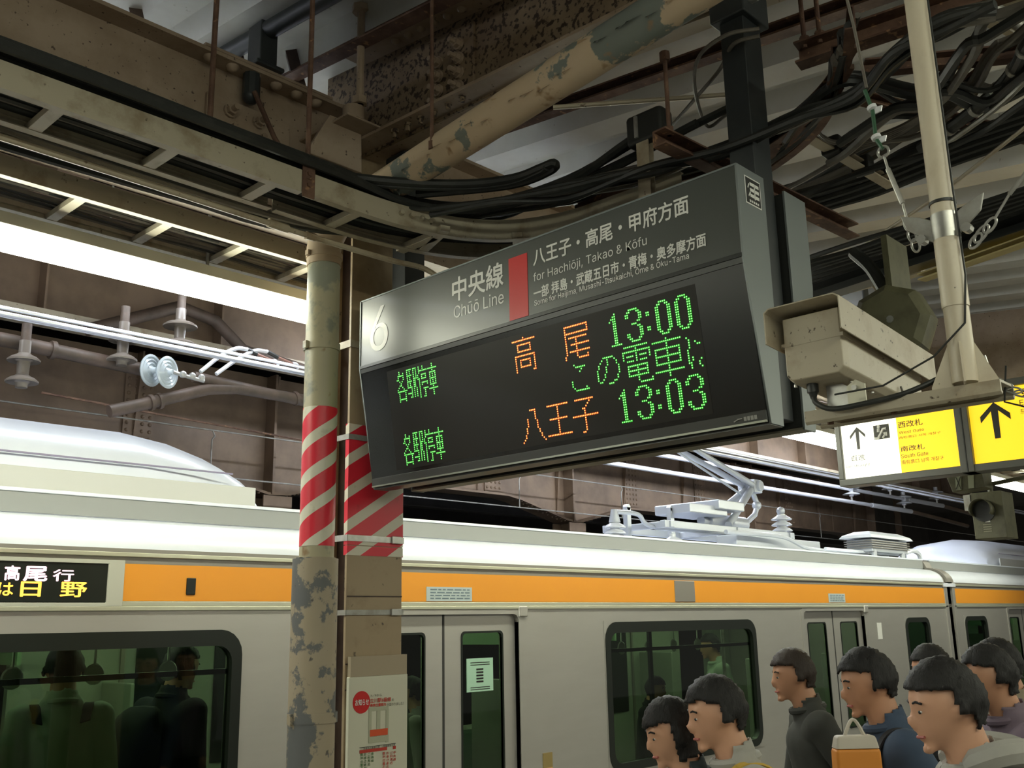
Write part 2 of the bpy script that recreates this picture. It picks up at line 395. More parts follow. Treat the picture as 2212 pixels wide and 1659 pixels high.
# second cantilever further along, seen between the cables
for i, X in enumerate((8.2, 14.2)):
    g = thing('cantilever_girder', ['brown cross girder above the yellow guide sign', 'farthest cross girder under the platform roof'][i], 'girder', (X, 1.5, 2.0))
    b = B(); b.slab([(X, 3.45, 1.70), (X, 3.45, dz(3.45)-.01), (X, -2.5, dz(-2.5)-.01), (X, -2.5, 1.60)], (.012, 0, 0)); b.build('web', BROWN, g, smooth=False)
    b = B(); b.prof([(-.10, 0), (.10, 0), (.10, .014), (-.10, .014)], (X+.006, 3.45, 1.70), (X+.006, -2.5, 1.60)); b.build('bottom_flange', BROWN, g)
# purlins and rusty angles under the deck, running up the slope
def line_deck(x, y0, y1, drop): return (x, y0, dz(y0)-drop), (x, y1, dz(y1)-drop)
p, q = line_deck(1.98, 4.2, -1.0, .05)
t = thing('roof_pipe', 'black pipe clamped under the roof deck at upper left', 'pipe', (1.98, 3.2, 2.35))
B().cyl(p, q, .038, 14).build('pipe', POSTM, t)
b = B(); b.box(1.94, 2.02, 3.20, 3.30, 2.205, 2.42); b.box(1.915, 2.045, 3.18, 3.32, 2.205, 2.225); b.build('clamp', POSTM, t, bevel=.006)
b = B(); b.cyl((1.93, 3.24, 2.20), (1.93, 3.24, 2.08), .035, 10); b.sph((1.93, 3.24, 2.08), .036); b.build('clamp_block', POSTM, t)
t = tag(B().tube([(1.92, 3.2, 2.08), (2.0, 3.17, 1.90), (2.1, 3.12, 1.72)], .010, 8).build('bracing_rod', RUST), 'short rusty rod slanting down from the black pipe clamp', 'rod')
p, q = line_deck(2.28, 4.2, 1.0, .09)
tag(B().prof(angle(.07, .07, .008), p, q).build('angle_iron', RUST), 'rust red angle iron under the roof between the black pipe and cross girder', 'angle iron')
p, q = line_deck(3.05, 4.2, -1, .06)
tag(B().prof(angle(.08, .08, .008), p, q).build('angle_iron', CREAM), 'cream angle iron along the roof right of the peeling pipe', 'angle iron')
p, q = line_deck(3.16, 4.2, -1, .10)
tag(B().prof(chan(.06, .05, .008), p, q).build('angle_iron', RUST), 'rusty channel under the roof beside the cream angle iron', 'angle iron')
hang_labels = []
def rod(px, z0, x, y, z1, r, label, m=RUST, fit=True):
    t = thing('hanger_rod', label, 'rod', (x, y, z0))
    B().cyl((x, y, z0), (x, y, z1), r, 10).build('rod', m, t)
    if fit:
        B().cyl((x, y, z0), (x, y, z0+.03), r*2.0, 6).build('nut', m, t)
        B().cyl((x, y, z1-.03), (x, y, z1), r*2.4, 8).build('washer', m, t)
    return t
rod(0, 1.47, 1.80, 2.64, dz(2.64), .009, 'thin rusty hanger rod holding the cream cable tray by its bracket')
rod(0, 1.60, 1.60, 2.95, dz(2.95), .010, 'dark hanger rod in front of the riveted splice plate')
rod(0, 1.62, 2.15, 2.40, dz(2.4), .007, 'thin rod hanging in front of the bolted girder splice')
rod(0, 2.06, 2.26, 2.96, dz(2.96)+.1, .016, 'thick brown hanger rod ending on the column head bracket', BROWN)
b = B(); b.slab([(2.18, 3.05, 2.02), (2.34, 3.05, 2.02), (2.40, 3.12, 1.86), (2.12, 3.12, 1.86)], (0, .02, 0)); b.cyl((2.26, 3.0, 2.0), (2.26, 3.0, 2.06), .045, 14); b.box(2.2, 2.44, 2.96, 3.3, 1.995, 2.005)
tag(b.build('column_bracket', BROWN, bevel=.003), 'brown gusset bracket with round boss at the column head', 'bracket')
# short struts tying the deck to the girder
for i, (x, y) in enumerate(((1.30, 3.62), (1.62, 3.55), (2.05, 3.5), (2.30, 3.42), (2.9, 3.6))):
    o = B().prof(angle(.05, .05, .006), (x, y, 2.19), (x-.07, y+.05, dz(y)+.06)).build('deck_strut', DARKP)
    tag(o, 'short dark strut tying the roof deck to the riveted girder', 'strut', 'short struts between girder and roof deck')

# ================================================================== COLUMN, DRAINPIPE
ct = thing('steel_column', 'square steel column with red and white striped tape and metal straps', 'column', (2.56, 3.32, -1.82))
X0, X1, Y0, Y1 = 2.42, 2.70, 3.20, 3.46
b = B().box(X0, X1, Y0, Y0+.014, -1.82, 2.2); b.build('front_flange', COLP, ct, bevel=.002)
b = B().box(X0, X1, Y1-.014, Y1, -1.82, 2.2); b.build('rear_flange', COLP, ct, bevel=.002)
b = B().box(2.553, 2.567, Y0+.014, Y1-.014, -1.82, 2.2); b.build('web', DARKP, ct)  # darker than the flanges: shade of the recess put into the colour
tape = stripe_mat('warning_tape', (.70, .67, .54), (.74, .020, .045), .131, .36)
def tape_flat(z0, z1, name):
    b = B(); e = .0025
    pts = []; S = []
    path = [(X0-e, Y0+.02), (X0-e, Y0-e), (X1+e, Y0-e), (X1+e, Y0+.02)]
    u = 0; us = [0]
    for i in range(3): u += math.dist(path[i], path[i+1]); us.append(u)
    nz = 10
    for j in range(nz+1):
        z = z0+(z1-z0)*j/nz
        for (x, y), uu in zip(path, us):
            pts.append((x, y, z)); S.append(z*1.0-.62*uu+5.02)
    fs = [(j*4+i, j*4+i+1, (j+1)*4+i+1, (j+1)*4+i) for j in range(nz) for i in range(3)]
    b._add(pts, fs); b.s = S
    return b.build(name, tape, ct)
tape_flat(.315, .74, 'striped_tape')
tape_flat(.745, .80, 'striped_tape')
tape_flat(.275, .312, 'striped_tape')
for z, hh, m in ((.395-.065, .024, STEEL), (.045, .020, GALV), (.735, .022, GALV), (1.12, .03, CREAM)):
    b = B(); b.box(X0-.005, X1+.005, Y0-.006, Y0-.003, z, z+hh); b.box(X0-.006, X0-.003, Y0-.006, Y1, z, z+hh)
    s_ = b.build('strap', m, ct)
    B().box(X1-.062, X1-.012, Y0-.015, Y0-.006, z-.003, z+hh+.003).build('buckle', STEEL, s_, bevel=.002)
for z0, z1 in ((-.14, -.135), (-.235, -.23), (.115, .119)):
    B().box(X0+.002, X1-.002, Y0-.004, Y0, z0, z1).build('weld_bead', DARKP, ct)
# poster board on the column
pt = thing('notice_poster', 'cream notice with red disc and carriage door diagram on the square column', 'poster', (2.56, 3.18, -1.2))
PX0, PX1, PY, PZ0, PZ1 = 2.425, 2.715, 3.178, -1.25, -.185
B().box(PX0, PX1, PY, 3.196, PZ0, PZ1).build('paper_board', PAPER, pt, bevel=.003)
B().box(PX0+.005, PX1-.005, PY-.001, 3.197, PZ1, PZ1+.075).build('top_sleeve', mat('clear_sleeve', (.42, .35, .25), .25), pt)
def pd(px, py): return at(px, py, 'Y', PY-.0015)
def rect_p(px0, py0, px1, py1, m, name, dy=0):
    m_ = (px0+px1)/2; a = (pd(px0, py0)[0], 0, pd(m_, py0)[2]); c = (pd(px1, py1)[0], 0, pd(m_, py1)[2])
    return B().box(a[0], c[0], PY-.002-dy, PY-.001, c[2], a[2]).build(name, m, pt)
a = pd(781, 1517)
B().cyl((a[0], PY-.002, a[2]), (a[0], PY+.002, a[2]), .041, 32).build('red_disc', REDM, pt)
O = Vector((0, PY-.003, 0)); R = Vector((1, 0, 0)); U = Vector((0, 0, 1))
POST_RED = mat('poster_red_print', (.55, .05, .03), .5); POST_GRN = mat('poster_green_print', (.06, .16, .05), .5)
def ptxt(s, px0, py0, px1, py1, m, bold=.02, off=.0):
    mc = (px0+px1)/2; l = (pd(px0, py1)[0], 0, pd(mc, py1)[2]); r = (pd(px1, py0)[0], 0, pd(mc, py0)[2])
    return lettering(s, O, R, U, l[0], r[0], l[2], r[2], m, pt, bold=bold, off=.0005+off)
ptxt('お知らせ', 766, 1510, 796, 1524, WHITE, .03, .001)
ptxt('7／9から', 800, 1499, 824, 1505, INK, .0)
ptxt('立川駅6番線', 799, 1507, 844, 1517, POST_RED)
ptxt('の', 846, 1509, 850, 1514, INK)
ptxt('乗車位置案内', 799, 1519, 833, 1526, POST_RED, .04)
ptxt('が変わりました！', 835, 1517, 871, 1524, INK, .0)
_k = 0
PG = mat('poster_pale_green', (.46, .47, .34), .5)
for r_ in ((797, 1531, 802, 1603), (814, 1531, 821, 1603), (834, 1531, 839, 1603), (797, 1527, 839, 1535), (797, 1590, 839, 1603)):
    _k = globals().get('_k', 0)+1; rect_p(*r_, PG, 'door_diagram', .00012*_k)
rect_p(799, 1575, 837, 1589, mat('poster_orange', (.72, .10, .03), .5), 'door_band', .0012)
rect_p(777, 1610, 855, 1611, INK, 'ruled_line'); rect_p(777, 1617, 836, 1624, POST_RED, 'red_bar'); rect_p(849, 1611, 855, 1618, POST_RED, 'red_block')
ptxt('11 各車両の乗車位置 11 号車乗車位置', 779, 1611, 853, 1616, INK, .0)
for k, (s, px) in enumerate((('整列位置のご', 778), ('お客さまの', 785.5), ('ご利用の', 793.5), ('青梅線', 801))):
    for j, ch in enumerate(s): ptxt(ch, px, 1627+j*7.5-k*.6, px+5.5, 1633+j*7.5-k*.6, POST_GRN)
for k, (s, px) in enumerate((('整列位置の', 826), ('お客さまの', 834), ('ご利用の', 842), ('中央線', 849))):
    for j, ch in enumerate(s): ptxt(ch, px, 1624+j*7.5-k*.6, px+5.5, 1630+j*7.5-k*.6, POST_RED)

dp = thing('drainpipe', 'round peeling drainpipe left of the column, bending up under the roof', 'pipe', (2.2, 3.1, -1.82))
PXc, PYc, PR = 2.195, 3.085, .0635
B().cyl((PXc, PYc, .20), (PXc, PYc, 1.44), PR, 32, caps=False).build('riser', PIPE, dp)
B().cyl((PXc-.004, PYc, -1.82), (PXc-.004, PYc, .245), .083, 32).build('lower_guard', GUARD, dp)
b = B()
nu, nz = 48, 4; e = PR+.0012; pts = []; S = []
for j in range(nz+1):
    z = .29+(.808-.29)*j/nz
    for i in range(nu+1):
        a = -math.pi*.75-math.pi+2*math.pi*i/nu   # seam at the back
        a = math.radians(45)+2*math.pi*i/nu
        pts.append((PXc+math.cos(a)*e, PYc+math.sin(a)*e, z)); S.append(z-.68*(a*e)+5.0)
fs = [(j*(nu+1)+i, j*(nu+1)+i+1, (j+1)*(nu+1)+i+1, (j+1)*(nu+1)+i) for j in range(nz) for i in range(nu)]
b._add(pts, fs); b.s = S; b.build('striped_tape', tape, dp)
def band(z, rr, hgt, m, nm_='band'):
    b = B(); b.lathe([(rr, 0), (rr+.006, 0), (rr+.006, hgt), (rr, hgt)], (PXc, PYc, z), (0, 0, 1), 32)
    b.box(PXc-rr-.018, PXc-rr+.01, PYc-.010, PYc+.010, z, z+hgt)
    b.build(nm_, m, dp)
band(1.035, PR, .028, PIPE); band(-.325, .082, .035, GUARD); band(.245, PR, .004, GUARD)
el = spline([(PXc, PYc, 1.38), (PXc, PYc, 1.47), (PXc+.004, PYc-.05, 1.54), (PXc+.006, PYc-.13, 1.572), (PXc+.008, PYc-.22, 1.585)], 5)
B().tube(el, PR+.004, 28).build('elbow', PEEL, dp)
B().cyl((PXc+.008, PYc-.20, 1.583), (2.22, 1.0, 1.80), PR+.002, 32).build('sloping_run', PEEL, dp)
band(1.41, PR+.002, .02, PEEL, 'collar')
# curled flakes of paint
fl = B()
for k in range(26):
    y = 1.25+k*.065+RS.uniform(-.02, .02); z = 1.80-(y-1.0)*(.215/1.885)
    a = math.radians(RS.choice([-150, -165, -120, 165, 200])+RS.uniform(-12, 12)); n_ = Vector((math.cos(a), 0, math.sin(a)))
    c = Vector((2.215, y, z))+n_*(PR+.003); tdir = Vector((0, 1, 0)); s2 = n_.cross(tdir)
    L_ = RS.uniform(.012, .035); W_ = RS.uniform(.008, .02)
    fl.slab([c-tdir*L_, c+s2*W_*.3-tdir*L_*.2+n_*.012, c+s2*W_+n_*.022, c+tdir*L_*.5+n_*.008, c+tdir*L_], n_*.0012)
fo = fl.build('paint_flakes', PEEL, dp); fo['kind'] = 'stuff'

# ================================================================== CABLE TRAYS
def rail_prof(h=.08, t=.004, f=.03, s=1):
    return [(0, 0), (s*f, 0), (s*f, t), (s*t, t), (s*t, h*.36), (s*.010, h*.40), (s*t, h*.44), (s*t, h-t), (s*f*.6, h-t), (s*f*.6, h), (0, h)]
def rail(path, m, parent, s=1, h=.08):
    b = B(); b.sweep(rail_prof(h, s=s), path); b.build('side_rail', m, parent, ang=50)
ZT = 1.42
tr = thing('cable_tray', 'cream ladder cable tray curving from upper left behind the departure board', 'cable tray', (1, 2.75, ZT))
A0 = [(-4, 2.635, ZT), (1.78, 2.635, ZT)]
cv = spline([(1.80, 2.635, ZT), (2.15, 2.63, ZT), (2.40, 2.58, ZT), (2.58, 2.46, ZT), (2.68, 2.26, ZT), (2.70, 2.0, ZT), (2.71, 1.75, ZT)], 6)
rail(A0, TRAY, tr, -1); rail(cv, TRAY, tr, -1)
cvB = spline([(1.80, 2.85, ZT), (2.2, 2.845, ZT), (2.52, 2.77, ZT), (2.76, 2.6, ZT), (2.88, 2.35, ZT), (2.92, 1.85, ZT)], 6)
rail([(-4, 2.85, ZT), (1.78, 2.85, ZT)], TRAY, tr, 1); rail(cvB, TRAY, tr, 1)
for k in range(-11, 5):
    x = .98+k*.35; B().box(x-.02, x+.02, 2.64, 2.846, ZT+.002, ZT+.026).build('rung', TRAY, tr, bevel=.002)
for p, q in (((2.36, 2.56), (2.44, 2.78)), ((2.6, 2.42), (2.76, 2.56)), ((2.69, 2.1), (2.9, 2.13))):
    B().bar((*p, ZT+.014), (*q, ZT+.014), .04, .024).build('rung', TRAY, tr, bevel=.002)
b = B(); b.box(1.775, 1.825, 2.628, 2.634, ZT-.015, ZT+.10); b.build('hanger_clip', RUST, tr, bevel=.002)
b = B(); b.cyl((1.80, 2.62, ZT+.03), (1.80, 2.636, ZT+.03), .010, 6); b.cyl((1.80, 2.62, ZT+.07), (1.80, 2.636, ZT+.07), .010, 6); b.build('clip_bolt', RUST, tr)
b = B(); b.sweep([(-.001, .006), (-.005, .006), (-.005, .066), (-.001, .066)], cv[7:11]); b.build('splice_plate', TRAY, tr)
for i in (7, 8, 9, 10):
    c = cv[i]; b = B(); b.cyl((c.x, c.y-.002, c.z+.045), (c.x-.004, c.y-.018, c.z+.045), .009, 8); b.build('splice_bolt', TRAY, tr)
ZT2 = 1.55
tr2 = thing('cable_tray', 'second cream ladder tray, just above the long lit lamp at left', 'cable tray', (0, 3.62, ZT2))
for y, s in ((3.47, -1), (3.79, 1)): rail([(-4, y, ZT2), (14, y, ZT2)], TRAY, tr2, s, .075)
for k in range(-11, 34):
    x = 1.40+k*.345; B().box(x-.02, x+.02, 3.475, 3.785, ZT2+.002, ZT2+.024).build('rung', TRAY, tr2)

def cable(pts, r, m=BLACK, label=None, group=None, n=7, sm=6):
    o = B().tube(spline(pts, sm) if len(pts) > 2 else pts, r, n).build('cable', m)
    return tag(o, label, 'cable', group)
G1 = 'black cables lying along the curved cream tray'
for i, (y, z, r) in enumerate(((2.60, ZT+.100, .017), (2.625, ZT+.128, .016), (2.66, ZT+.10, .016), (2.69, ZT+.126, .014))):
    pts = [(-4, y, z)]+[(x, y+RS.uniform(-.006, .006), z+RS.uniform(-.005, .005)) for x in (-2, -.5, .4, 1.0, 1.5)]+[(1.95, y+.03, z+.012), (2.25, y+.03, z+.0), (2.5, y-.10, z+.01), (2.62+.02*i, 2.2, z+.05), (2.63+.03*i, 1.9-.12*i, z+.12)]
    cable(pts, r, BLACK, 'thick black cable lying along the top of the cream tray rail', G1)
G2 = 'dark cables filling the first ladder tray'
for i in range(9):
    y = 2.67+i*.019; z = ZT+.04+RS.uniform(0, .012)
    pts = [(x, y+RS.uniform(-.006, .006), z+RS.uniform(-.004, .006)) for x in (-4, -2, -1, 0, .6, 1.2, 1.8)]+[(2.3, y+RS.uniform(-.02, .0), z+.01), (2.6+i*.012, 2.5+i*.01, z+.01), (2.75+i*.015, 2.2, z+.01), (2.75+i*.017, 1.9, z)]
    cable(pts, .0085+.002*(i % 3), BLACK if i % 3 else GREYC, 'dark cable lying in the first cream ladder tray', G2, 6, 4)
G3 = 'dark cables hanging between the two trays'
for i in range(20):
    y = 2.92+i*.026+RS.uniform(-.01, .01); z = .482*y+RS.uniform(.0, .05)
    pts = [(-4, y, z+.03)]+[(x, y+RS.uniform(-.02, .02), z-.012*math.sin((x+4)*1.3+i)+RS.uniform(-.006, .006)) for x in (-2.5, -1.2, -.2, .5, 1.0, 1.5, 1.95)]+[(2.38, y-.05*(i % 3), z+.06), (2.7, max(2.9, y)-.1, z+.08+.004*i), (2.85, 2.3+i*.02, z+.06)]
    if y > 3.1: pts = pts[:-3]+[(2.3, y+.04, z+.03)]
    cable(pts, RS.uniform(.009, .017), BLACK if i % 4 else GREYC, 'dark cable sagging between the two cream trays', G3, 6, 4)
G4 = 'thin grey cables fanned out on the second ladder tray'
for i in range(14):
    y = 3.50+i*.020; amp = RS.uniform(.004, .02); ph = RS.uniform(0, 6)
    pts = [(x, y+.02*math.sin(x*2+ph), ZT2+.034+amp*abs(math.sin(x*2.6+ph))) for x in (-4, -2.5, -1, 0, .5, .9, 1.3, 1.7, 2.1, 2.6, 4, 8)]
    cable(pts, RS.uniform(.005, .008), GREYC if i % 3 else BLACK, 'thin cable fanned across the second ladder tray', G4, 5, 4)
# conduit with fittings under the first tray
t = thing('conduit', 'thin cream conduit with screw collar bending down beside the column top', 'conduit', (1.7, 2.92, 1.40))
pts = spline([(.7, 2.90, 1.41), (1.4, 2.90, 1.405), (2.0, 2.90, 1.40), (2.35, 2.88, 1.395), (2.50, 2.84, 1.385), (2.56, 2.80, 1.33), (2.565, 2.79, 1.24)], 6)
B().tube(pts, .011, 10).build('tube', CREAM, t); B().cyl((1.82, 2.90, 1.403), (1.90, 2.90, 1.401), .017, 10).build('collar', CREAM, t)
B().cyl((1.98, 2.90, 1.40), (2.02, 2.90, 1.40), .015, 10).build('collar', CREAM, t)

# ================================================================== STRIP LAMPS
def strip(x0, x1, y, z, w_, h_, m, label, grp=None, seg=1.25, cover=True, name='strip_lamp'):
    t = thing(name, label, 'lamp', ((x0+x1)/2, y, z), grp)
    b = B(); b.box(x0, x1, y-w_/2, y+w_/2, z+h_*.62, z+h_); b.build('housing', mat('lamp_housing', (.55, .53, .45), .4), t, bevel=.004)
    n = max(1, int((x1-x0)/seg)); s = (x1-x0)/n
    for i in range(n):
        b = B(); a = x0+i*s+.012; c = x0+(i+1)*s-.012
        k = [(-w_*.42, h_*.62), (-w_*.42, h_*.25), (-w_*.30, .01), (0, 0), (w_*.30, .01), (w_*.42, h_*.25), (w_*.42, h_*.62)]
        b.prof(k, (a, y, z), (c, y, z)); b.build('tube_cover', m, t)
    top = dz(y)-.004 if y < 4.2 else 3.14
    for xx in ((x0+.6, (x0+x1)/2, x1-.6) if y < 4.2 else [q for q in (-3, -.2, 2.6, 5.4+.15, 8.2, 11., 13.8, 16.6) if x0 < q < x1]): B().cyl((xx, y, z+h_), (xx, y, top), .008, 8).build('hanger_rod', GALV, t)
    return t
strip(-4.5, 2.66, 3.75, 1.38, .15, .125, LAMPC, 'long glowing strip lamp at left, under the second cable tray')
strip(3.0, 14.0, 3.75, 1.40, .15, .115, LAMPC, 'strip lamp row continuing past the board towards the yellow signs')
strip(-5, 13, -1.6, 1.60, .15, .12, LAMPC, 'strip lamp row over the middle of the platform')
strip(5.5, 17, 7.25, 2.66, .12, .10, LAMPF, 'strip lamp row above the train roof, seen right of the board', seg=1.3)
strip(-4, 4.2, 6.0, 2.27, .12, .10, LAMPL, 'strip lamp row above the train roof at far left', seg=1.3)

# ================================================================== DEPARTURE BOARD
YL, YR = 3.11, 1.36
bd = thing('departure_board', 'long dark departure board with platform number 6 and glowing green and orange destinations', 'sign', (2.47, 2.23, .53))
def xz_slab(pts, y0, y1): return B().slab([(x, y0, z) for x, z in pts], (0, y1-y0, 0))
xz_slab([(2.403, 1.282), (2.545, 1.282), (2.545, .535), (2.475, .535), (2.410, .998), (2.403, 1.002)], YR+.004, YL-.004).build('housing', BDARK, bd, smooth=False)
B().box(2.400, 2.404, YR+.004, YL-.004, 1.016, 1.284).build('header_panel', BOARD, bd, smooth=False)
B().box(2.396, 2.404, YR+.002, YL-.002, 1.002, 1.0145).build('seam_trim', BDARK, bd, bevel=.001)
for y0, y1 in ((YR-.004, YR+.004), (YL-.004, YL+.004)):
    xz_slab([(2.396, 1.288), (2.548, 1.288), (2.548, .528), (2.478, .528), (2.397, 1.0)], y0, y1).build('end_plate', BFRAME, bd, bevel=.0015)
B().box(2.398, 2.548, YR, YL, 1.284, 1.290).build('top_plate', BFRAME, bd)
P0 = Vector((2.400, 3.105, 1.012)); DV = Vector((.068, 0, -.475)).normalized(); RR = Vector((0, -1, 0)); UU = -DV; NN = RR.cross(UU)
def lp(u, v, e=0.): return P0+RR*u+DV*v+NN*e
LEDP = mat('led_screen', (.008, .0085, .008), .25, 0, None, spec=.22)
B().slab([lp(.0, .010, 0), lp(1.742, .010, 0), lp(1.742, .452, 0), lp(0, .452, 0)], -NN*.004).build('led_screen', LEDP, bd, smooth=False)
FR = mat('led_bezel', (.035, .038, .035), .4)
for a_, b_, c_, d_ in ((.0, .010, 1.742, .028), (.0, .450, 1.742, .478)):
    B().slab([lp(a_, b_, .003), lp(c_, b_, .003), lp(c_, d_, .003), lp(a_, d_, .003)], -NN*.008).build('bezel', FR, bd, bevel=.001)
ACT = mat('led_matrix_area', (.014, .012, .009), .45, spec=.2)
B().slab([lp(.155, .048, .0006), lp(1.575, .048, .0006), lp(1.575, .435, .0006), lp(.155, .435, .0006)], -NN*.0004).build('led_matrix', ACT, bd, smooth=False)
o = B()
o.bar(lp(0, .481, .002), lp(1.742, .481, .002), .006, .006); o.build('bottom_lip', mat('lip_grey', (.24, .25, .20), .35, .3), bd)
B().box(2.478, 2.545, YR, YL, .526, .534).build('bottom_plate', BDARK, bd)
def hb(l, b_, r, t): return at(*l, 'X', 2.4)[1], at(*r, 'X', 2.4)[1], at(*b_, 'X', 2.4)[2], at(*t, 'X', 2.4)[2]
HO = Vector((2.3995, 0, 0)); HU = Vector((0, 0, 1))
def htxt(s, l, b_, r, t, **k):
    yl, yr, z0, z1 = hb(l, b_, r, t)
    return lettering(s, HO, RR, HU, -yl, -yr, z0, z1, WHITE, bd, **k)
htxt('6', (800, 735), (817, 758), (838.7, 690), (833, 657), inter=True, bold=-.012)
htxt('中央線', (977, 620), (995, 649), (1088, 590), (1078, 566), bold=.022)
htxt('Chūō Line', (981, 675), (983, 687.5), (1088.6, 645), (983, 662), base=True, inter=True, bold=-.004)
htxt('八王子・高尾・甲府方面', (1152, 560), (1153, 576), (1488, 440), (1478, 421.5), bold=.022)
htxt('for Hachiōji, Takao & Kōfu', (1152.5, 600), (1153, 608.8), (1398, 530), (1155, 590.5), base=True, inter=True)
htxt('一部 拝島・武蔵五日市・青梅・奥多摩方面', (1153, 632), (1190, 637), (1525, 510), (1522, 502), bold=.030)
htxt('Some for Haijima, Musashi-Itsukaichi, Ōme & Oku-Tama', (1154.5, 655), (1155, 661), (1489, 560), (1155, 649.5), base=True, inter=True, bold=.008)
a = at(1099, 560, 'X', 2.4); c = at(1142, 679, 'X', 2.4)
B().box(2.3985, 2.4, c[1], a[1], 1.017, at(1099, 560, 'X', 2.4)[2]).build('red_bar', REDM, bd, smooth=False)
# ---- LED characters, dot by dot
PU, PV = .00713, .00757
GL = {}
GL['1'] = "...1|..11|.111|1.11|..11|..11|..11|..11|..11|..11|..11|..11|..11|111111"
GL['3'] = "..11111|.11..11..|11.....11|11.....11|.......11|......11|...111|......11|.......11|.......11|11.....11|11.....11|.11...11.|..11111"
GL['3'] = "..11111|.11...11|11.....11|11.....11|.......11|......11|...111|......11|.......11|.......11|11.....11|11.....11|.11...11|..11111"
GL['0'] = "..1111|.11..11|"+"11....11|"*10+".11..11|..1111"
GL[':'] = "|||11|11|||||11|11"
GL['taka'] = ".......1|111111111111111||...111111111|...1.......1|...1.......1|...111111111||.1111111111111|.1...........1|.1..1111111..1|.1..1.....1..1|.1..1.....1..1|.1..1111111..1|.1...........1|.1..........11"
GL['o'] = "|..11111111111111|..1............1|..1............1|..11111111111111|..1|..1.11111111111|..1.....1|..1.....1|..1..11111111111|..1.....1|..1.....1|..1.111111111111|..1.....1|.1......1.....1|.1.......111111"
GL['hachi'] = "|......1111|.........1|.........1|.........1|....1....1|....1.....1|....1.....1|....1.....1|...1......1|...1.......1|...1.......1|..1.........1|..1.........1|.1...........1|1.............1"
GL['ou'] = "|.1111111111111|.......1|.......1|.......1|.......1|.......1|..11111111111|.......1|.......1|.......1|.......1|.......1|.......1|111111111111111"
GL['ji'] = "|..11111111111|..........1|.........1|........1|......11|.......1|.......1|111111111111111|.......1|.......1|.......1|.......1|.......1|.......1|.....11"
GL['sha'] = ".......1|111111111111111|.......1|.......1|.1111111111111|.1.....1.....1|.1.....1.....1|.1111111111111|.1.....1.....1|.1.....1.....1|.1111111111111|.......1|.......1|111111111111111|.......1|.......1"
GL['den'] = ".1111111111111|.......1|111111111111111|1......1......1|1.1111.1.1111.1|1......1......1|..1111.1.1111||..11111111111|..1....1....1|..11111111111|..1....1....1|..11111111111|.......1|.......1......1|........1111111"
GL['ni'] = "||1|.1|.1..1|.1...11|.1|1|1|1|1.1|1.1...1|11...1|.1...1|.1....1"
GL['no'] = "||......111111|.....1..1...1|....1...1....1|...1....1....1|...1...1......1|..1....1......1|..1....1......1|..1...1.......1|..1...1......1|..1..1.......1|...11......11|........111"
GL['kon'] = "||......1|.......111111|..........1|.........1||||....1|....1|....1|.....1......1|......11111111"
GL['kaku'] = "..1|..1..1|.11111|.1...1|11...1|..1.1|...1|..11|.1..1|1....1|11111111|.1....1|.1....1|.1....1|.111111|.1....1"
GL['eki'] = "1111.111|1.1..1.1|1.1..1.1|1111.1.1|1.1..1.1|1.1..111|1111.11|1.1..11|1.1..11|1111.11|...1.1.1|...1.1.1|1111.1.1|...1.1.1|..11.1.1"
GL['tei'] = ".1..1|.1..1|.1111111|.1|1..1111|1..1..1|11.1111|.1|.1.11111|.1.1...1|.1|.1..1111|.1...1|.1...1|.1...1|.1..11"
GL['sha8'] = "...1|...1|1111111|...1|.11111|.1.1.1|.1.1.1|.11111|.1.1.1|.1.1.1|.11111|...1|1111111|...1|...1|...1"
def dots(words, core, ring, label):
    bc = B(); br = B()
    for g, c0, r0 in words:
        for r, row in enumerate(GL[g].split('|')):
            for c, ch in enumerate(row):
                if ch != '1': continue
                u = (c0+c+.2)*PU; v = .0640+(r0+r)*PV
                for b_, rad, e in ((br, .0036, .0012), (bc, .0020, .0018)):  # wider disc under each core paints its halo of bled light
                    b_.poly([lp(u+math.cos(k*math.pi/4)*rad, v-math.sin(k*math.pi/4)*rad, e) for k in range(8)])
    t_ = br.build('led_word', ring, bd, smooth=False); t_['label'] = label; t_['kind'] = 'stuff'
    cc = bc.build('led_core', core, t_, smooth=False); cc['kind'] = 'stuff'
for r0, (dest, dl) in ((0, ([('taka', 116, 0), ('o', 147, 0)], 'glowing orange destination characters, upper row')),
                       (32, ([('hachi', 116, 32), ('ou', 132, 32), ('ji', 148, 32)], 'glowing orange destination characters, lower row'))):
    dots(dest, LEDO, LEDOR, dl)
    dots([('kaku', 29.5, r0), ('eki', 37.8, r0), ('tei', 46.2, r0), ('sha8', 54.6, r0)], LEDG, LEDGR, 'green service type, '+('upper' if not r0 else 'lower')+' row')
    dots([('1', 175, r0+1), ('3', 184, r0+1), (':', 195, r0+1), ('0', 200, r0+1), ('0' if not r0 else '3', 210, r0+1)], LEDG, LEDGR, 'green departure time 13:0'+('0' if not r0 else '3'))
dots([('kon', 146, 16), ('no', 163, 16), ('den', 180, 16), ('sha', 196, 16), ('ni', 213, 16)], LEDG, LEDGR, 'green scrolling message in the middle row')
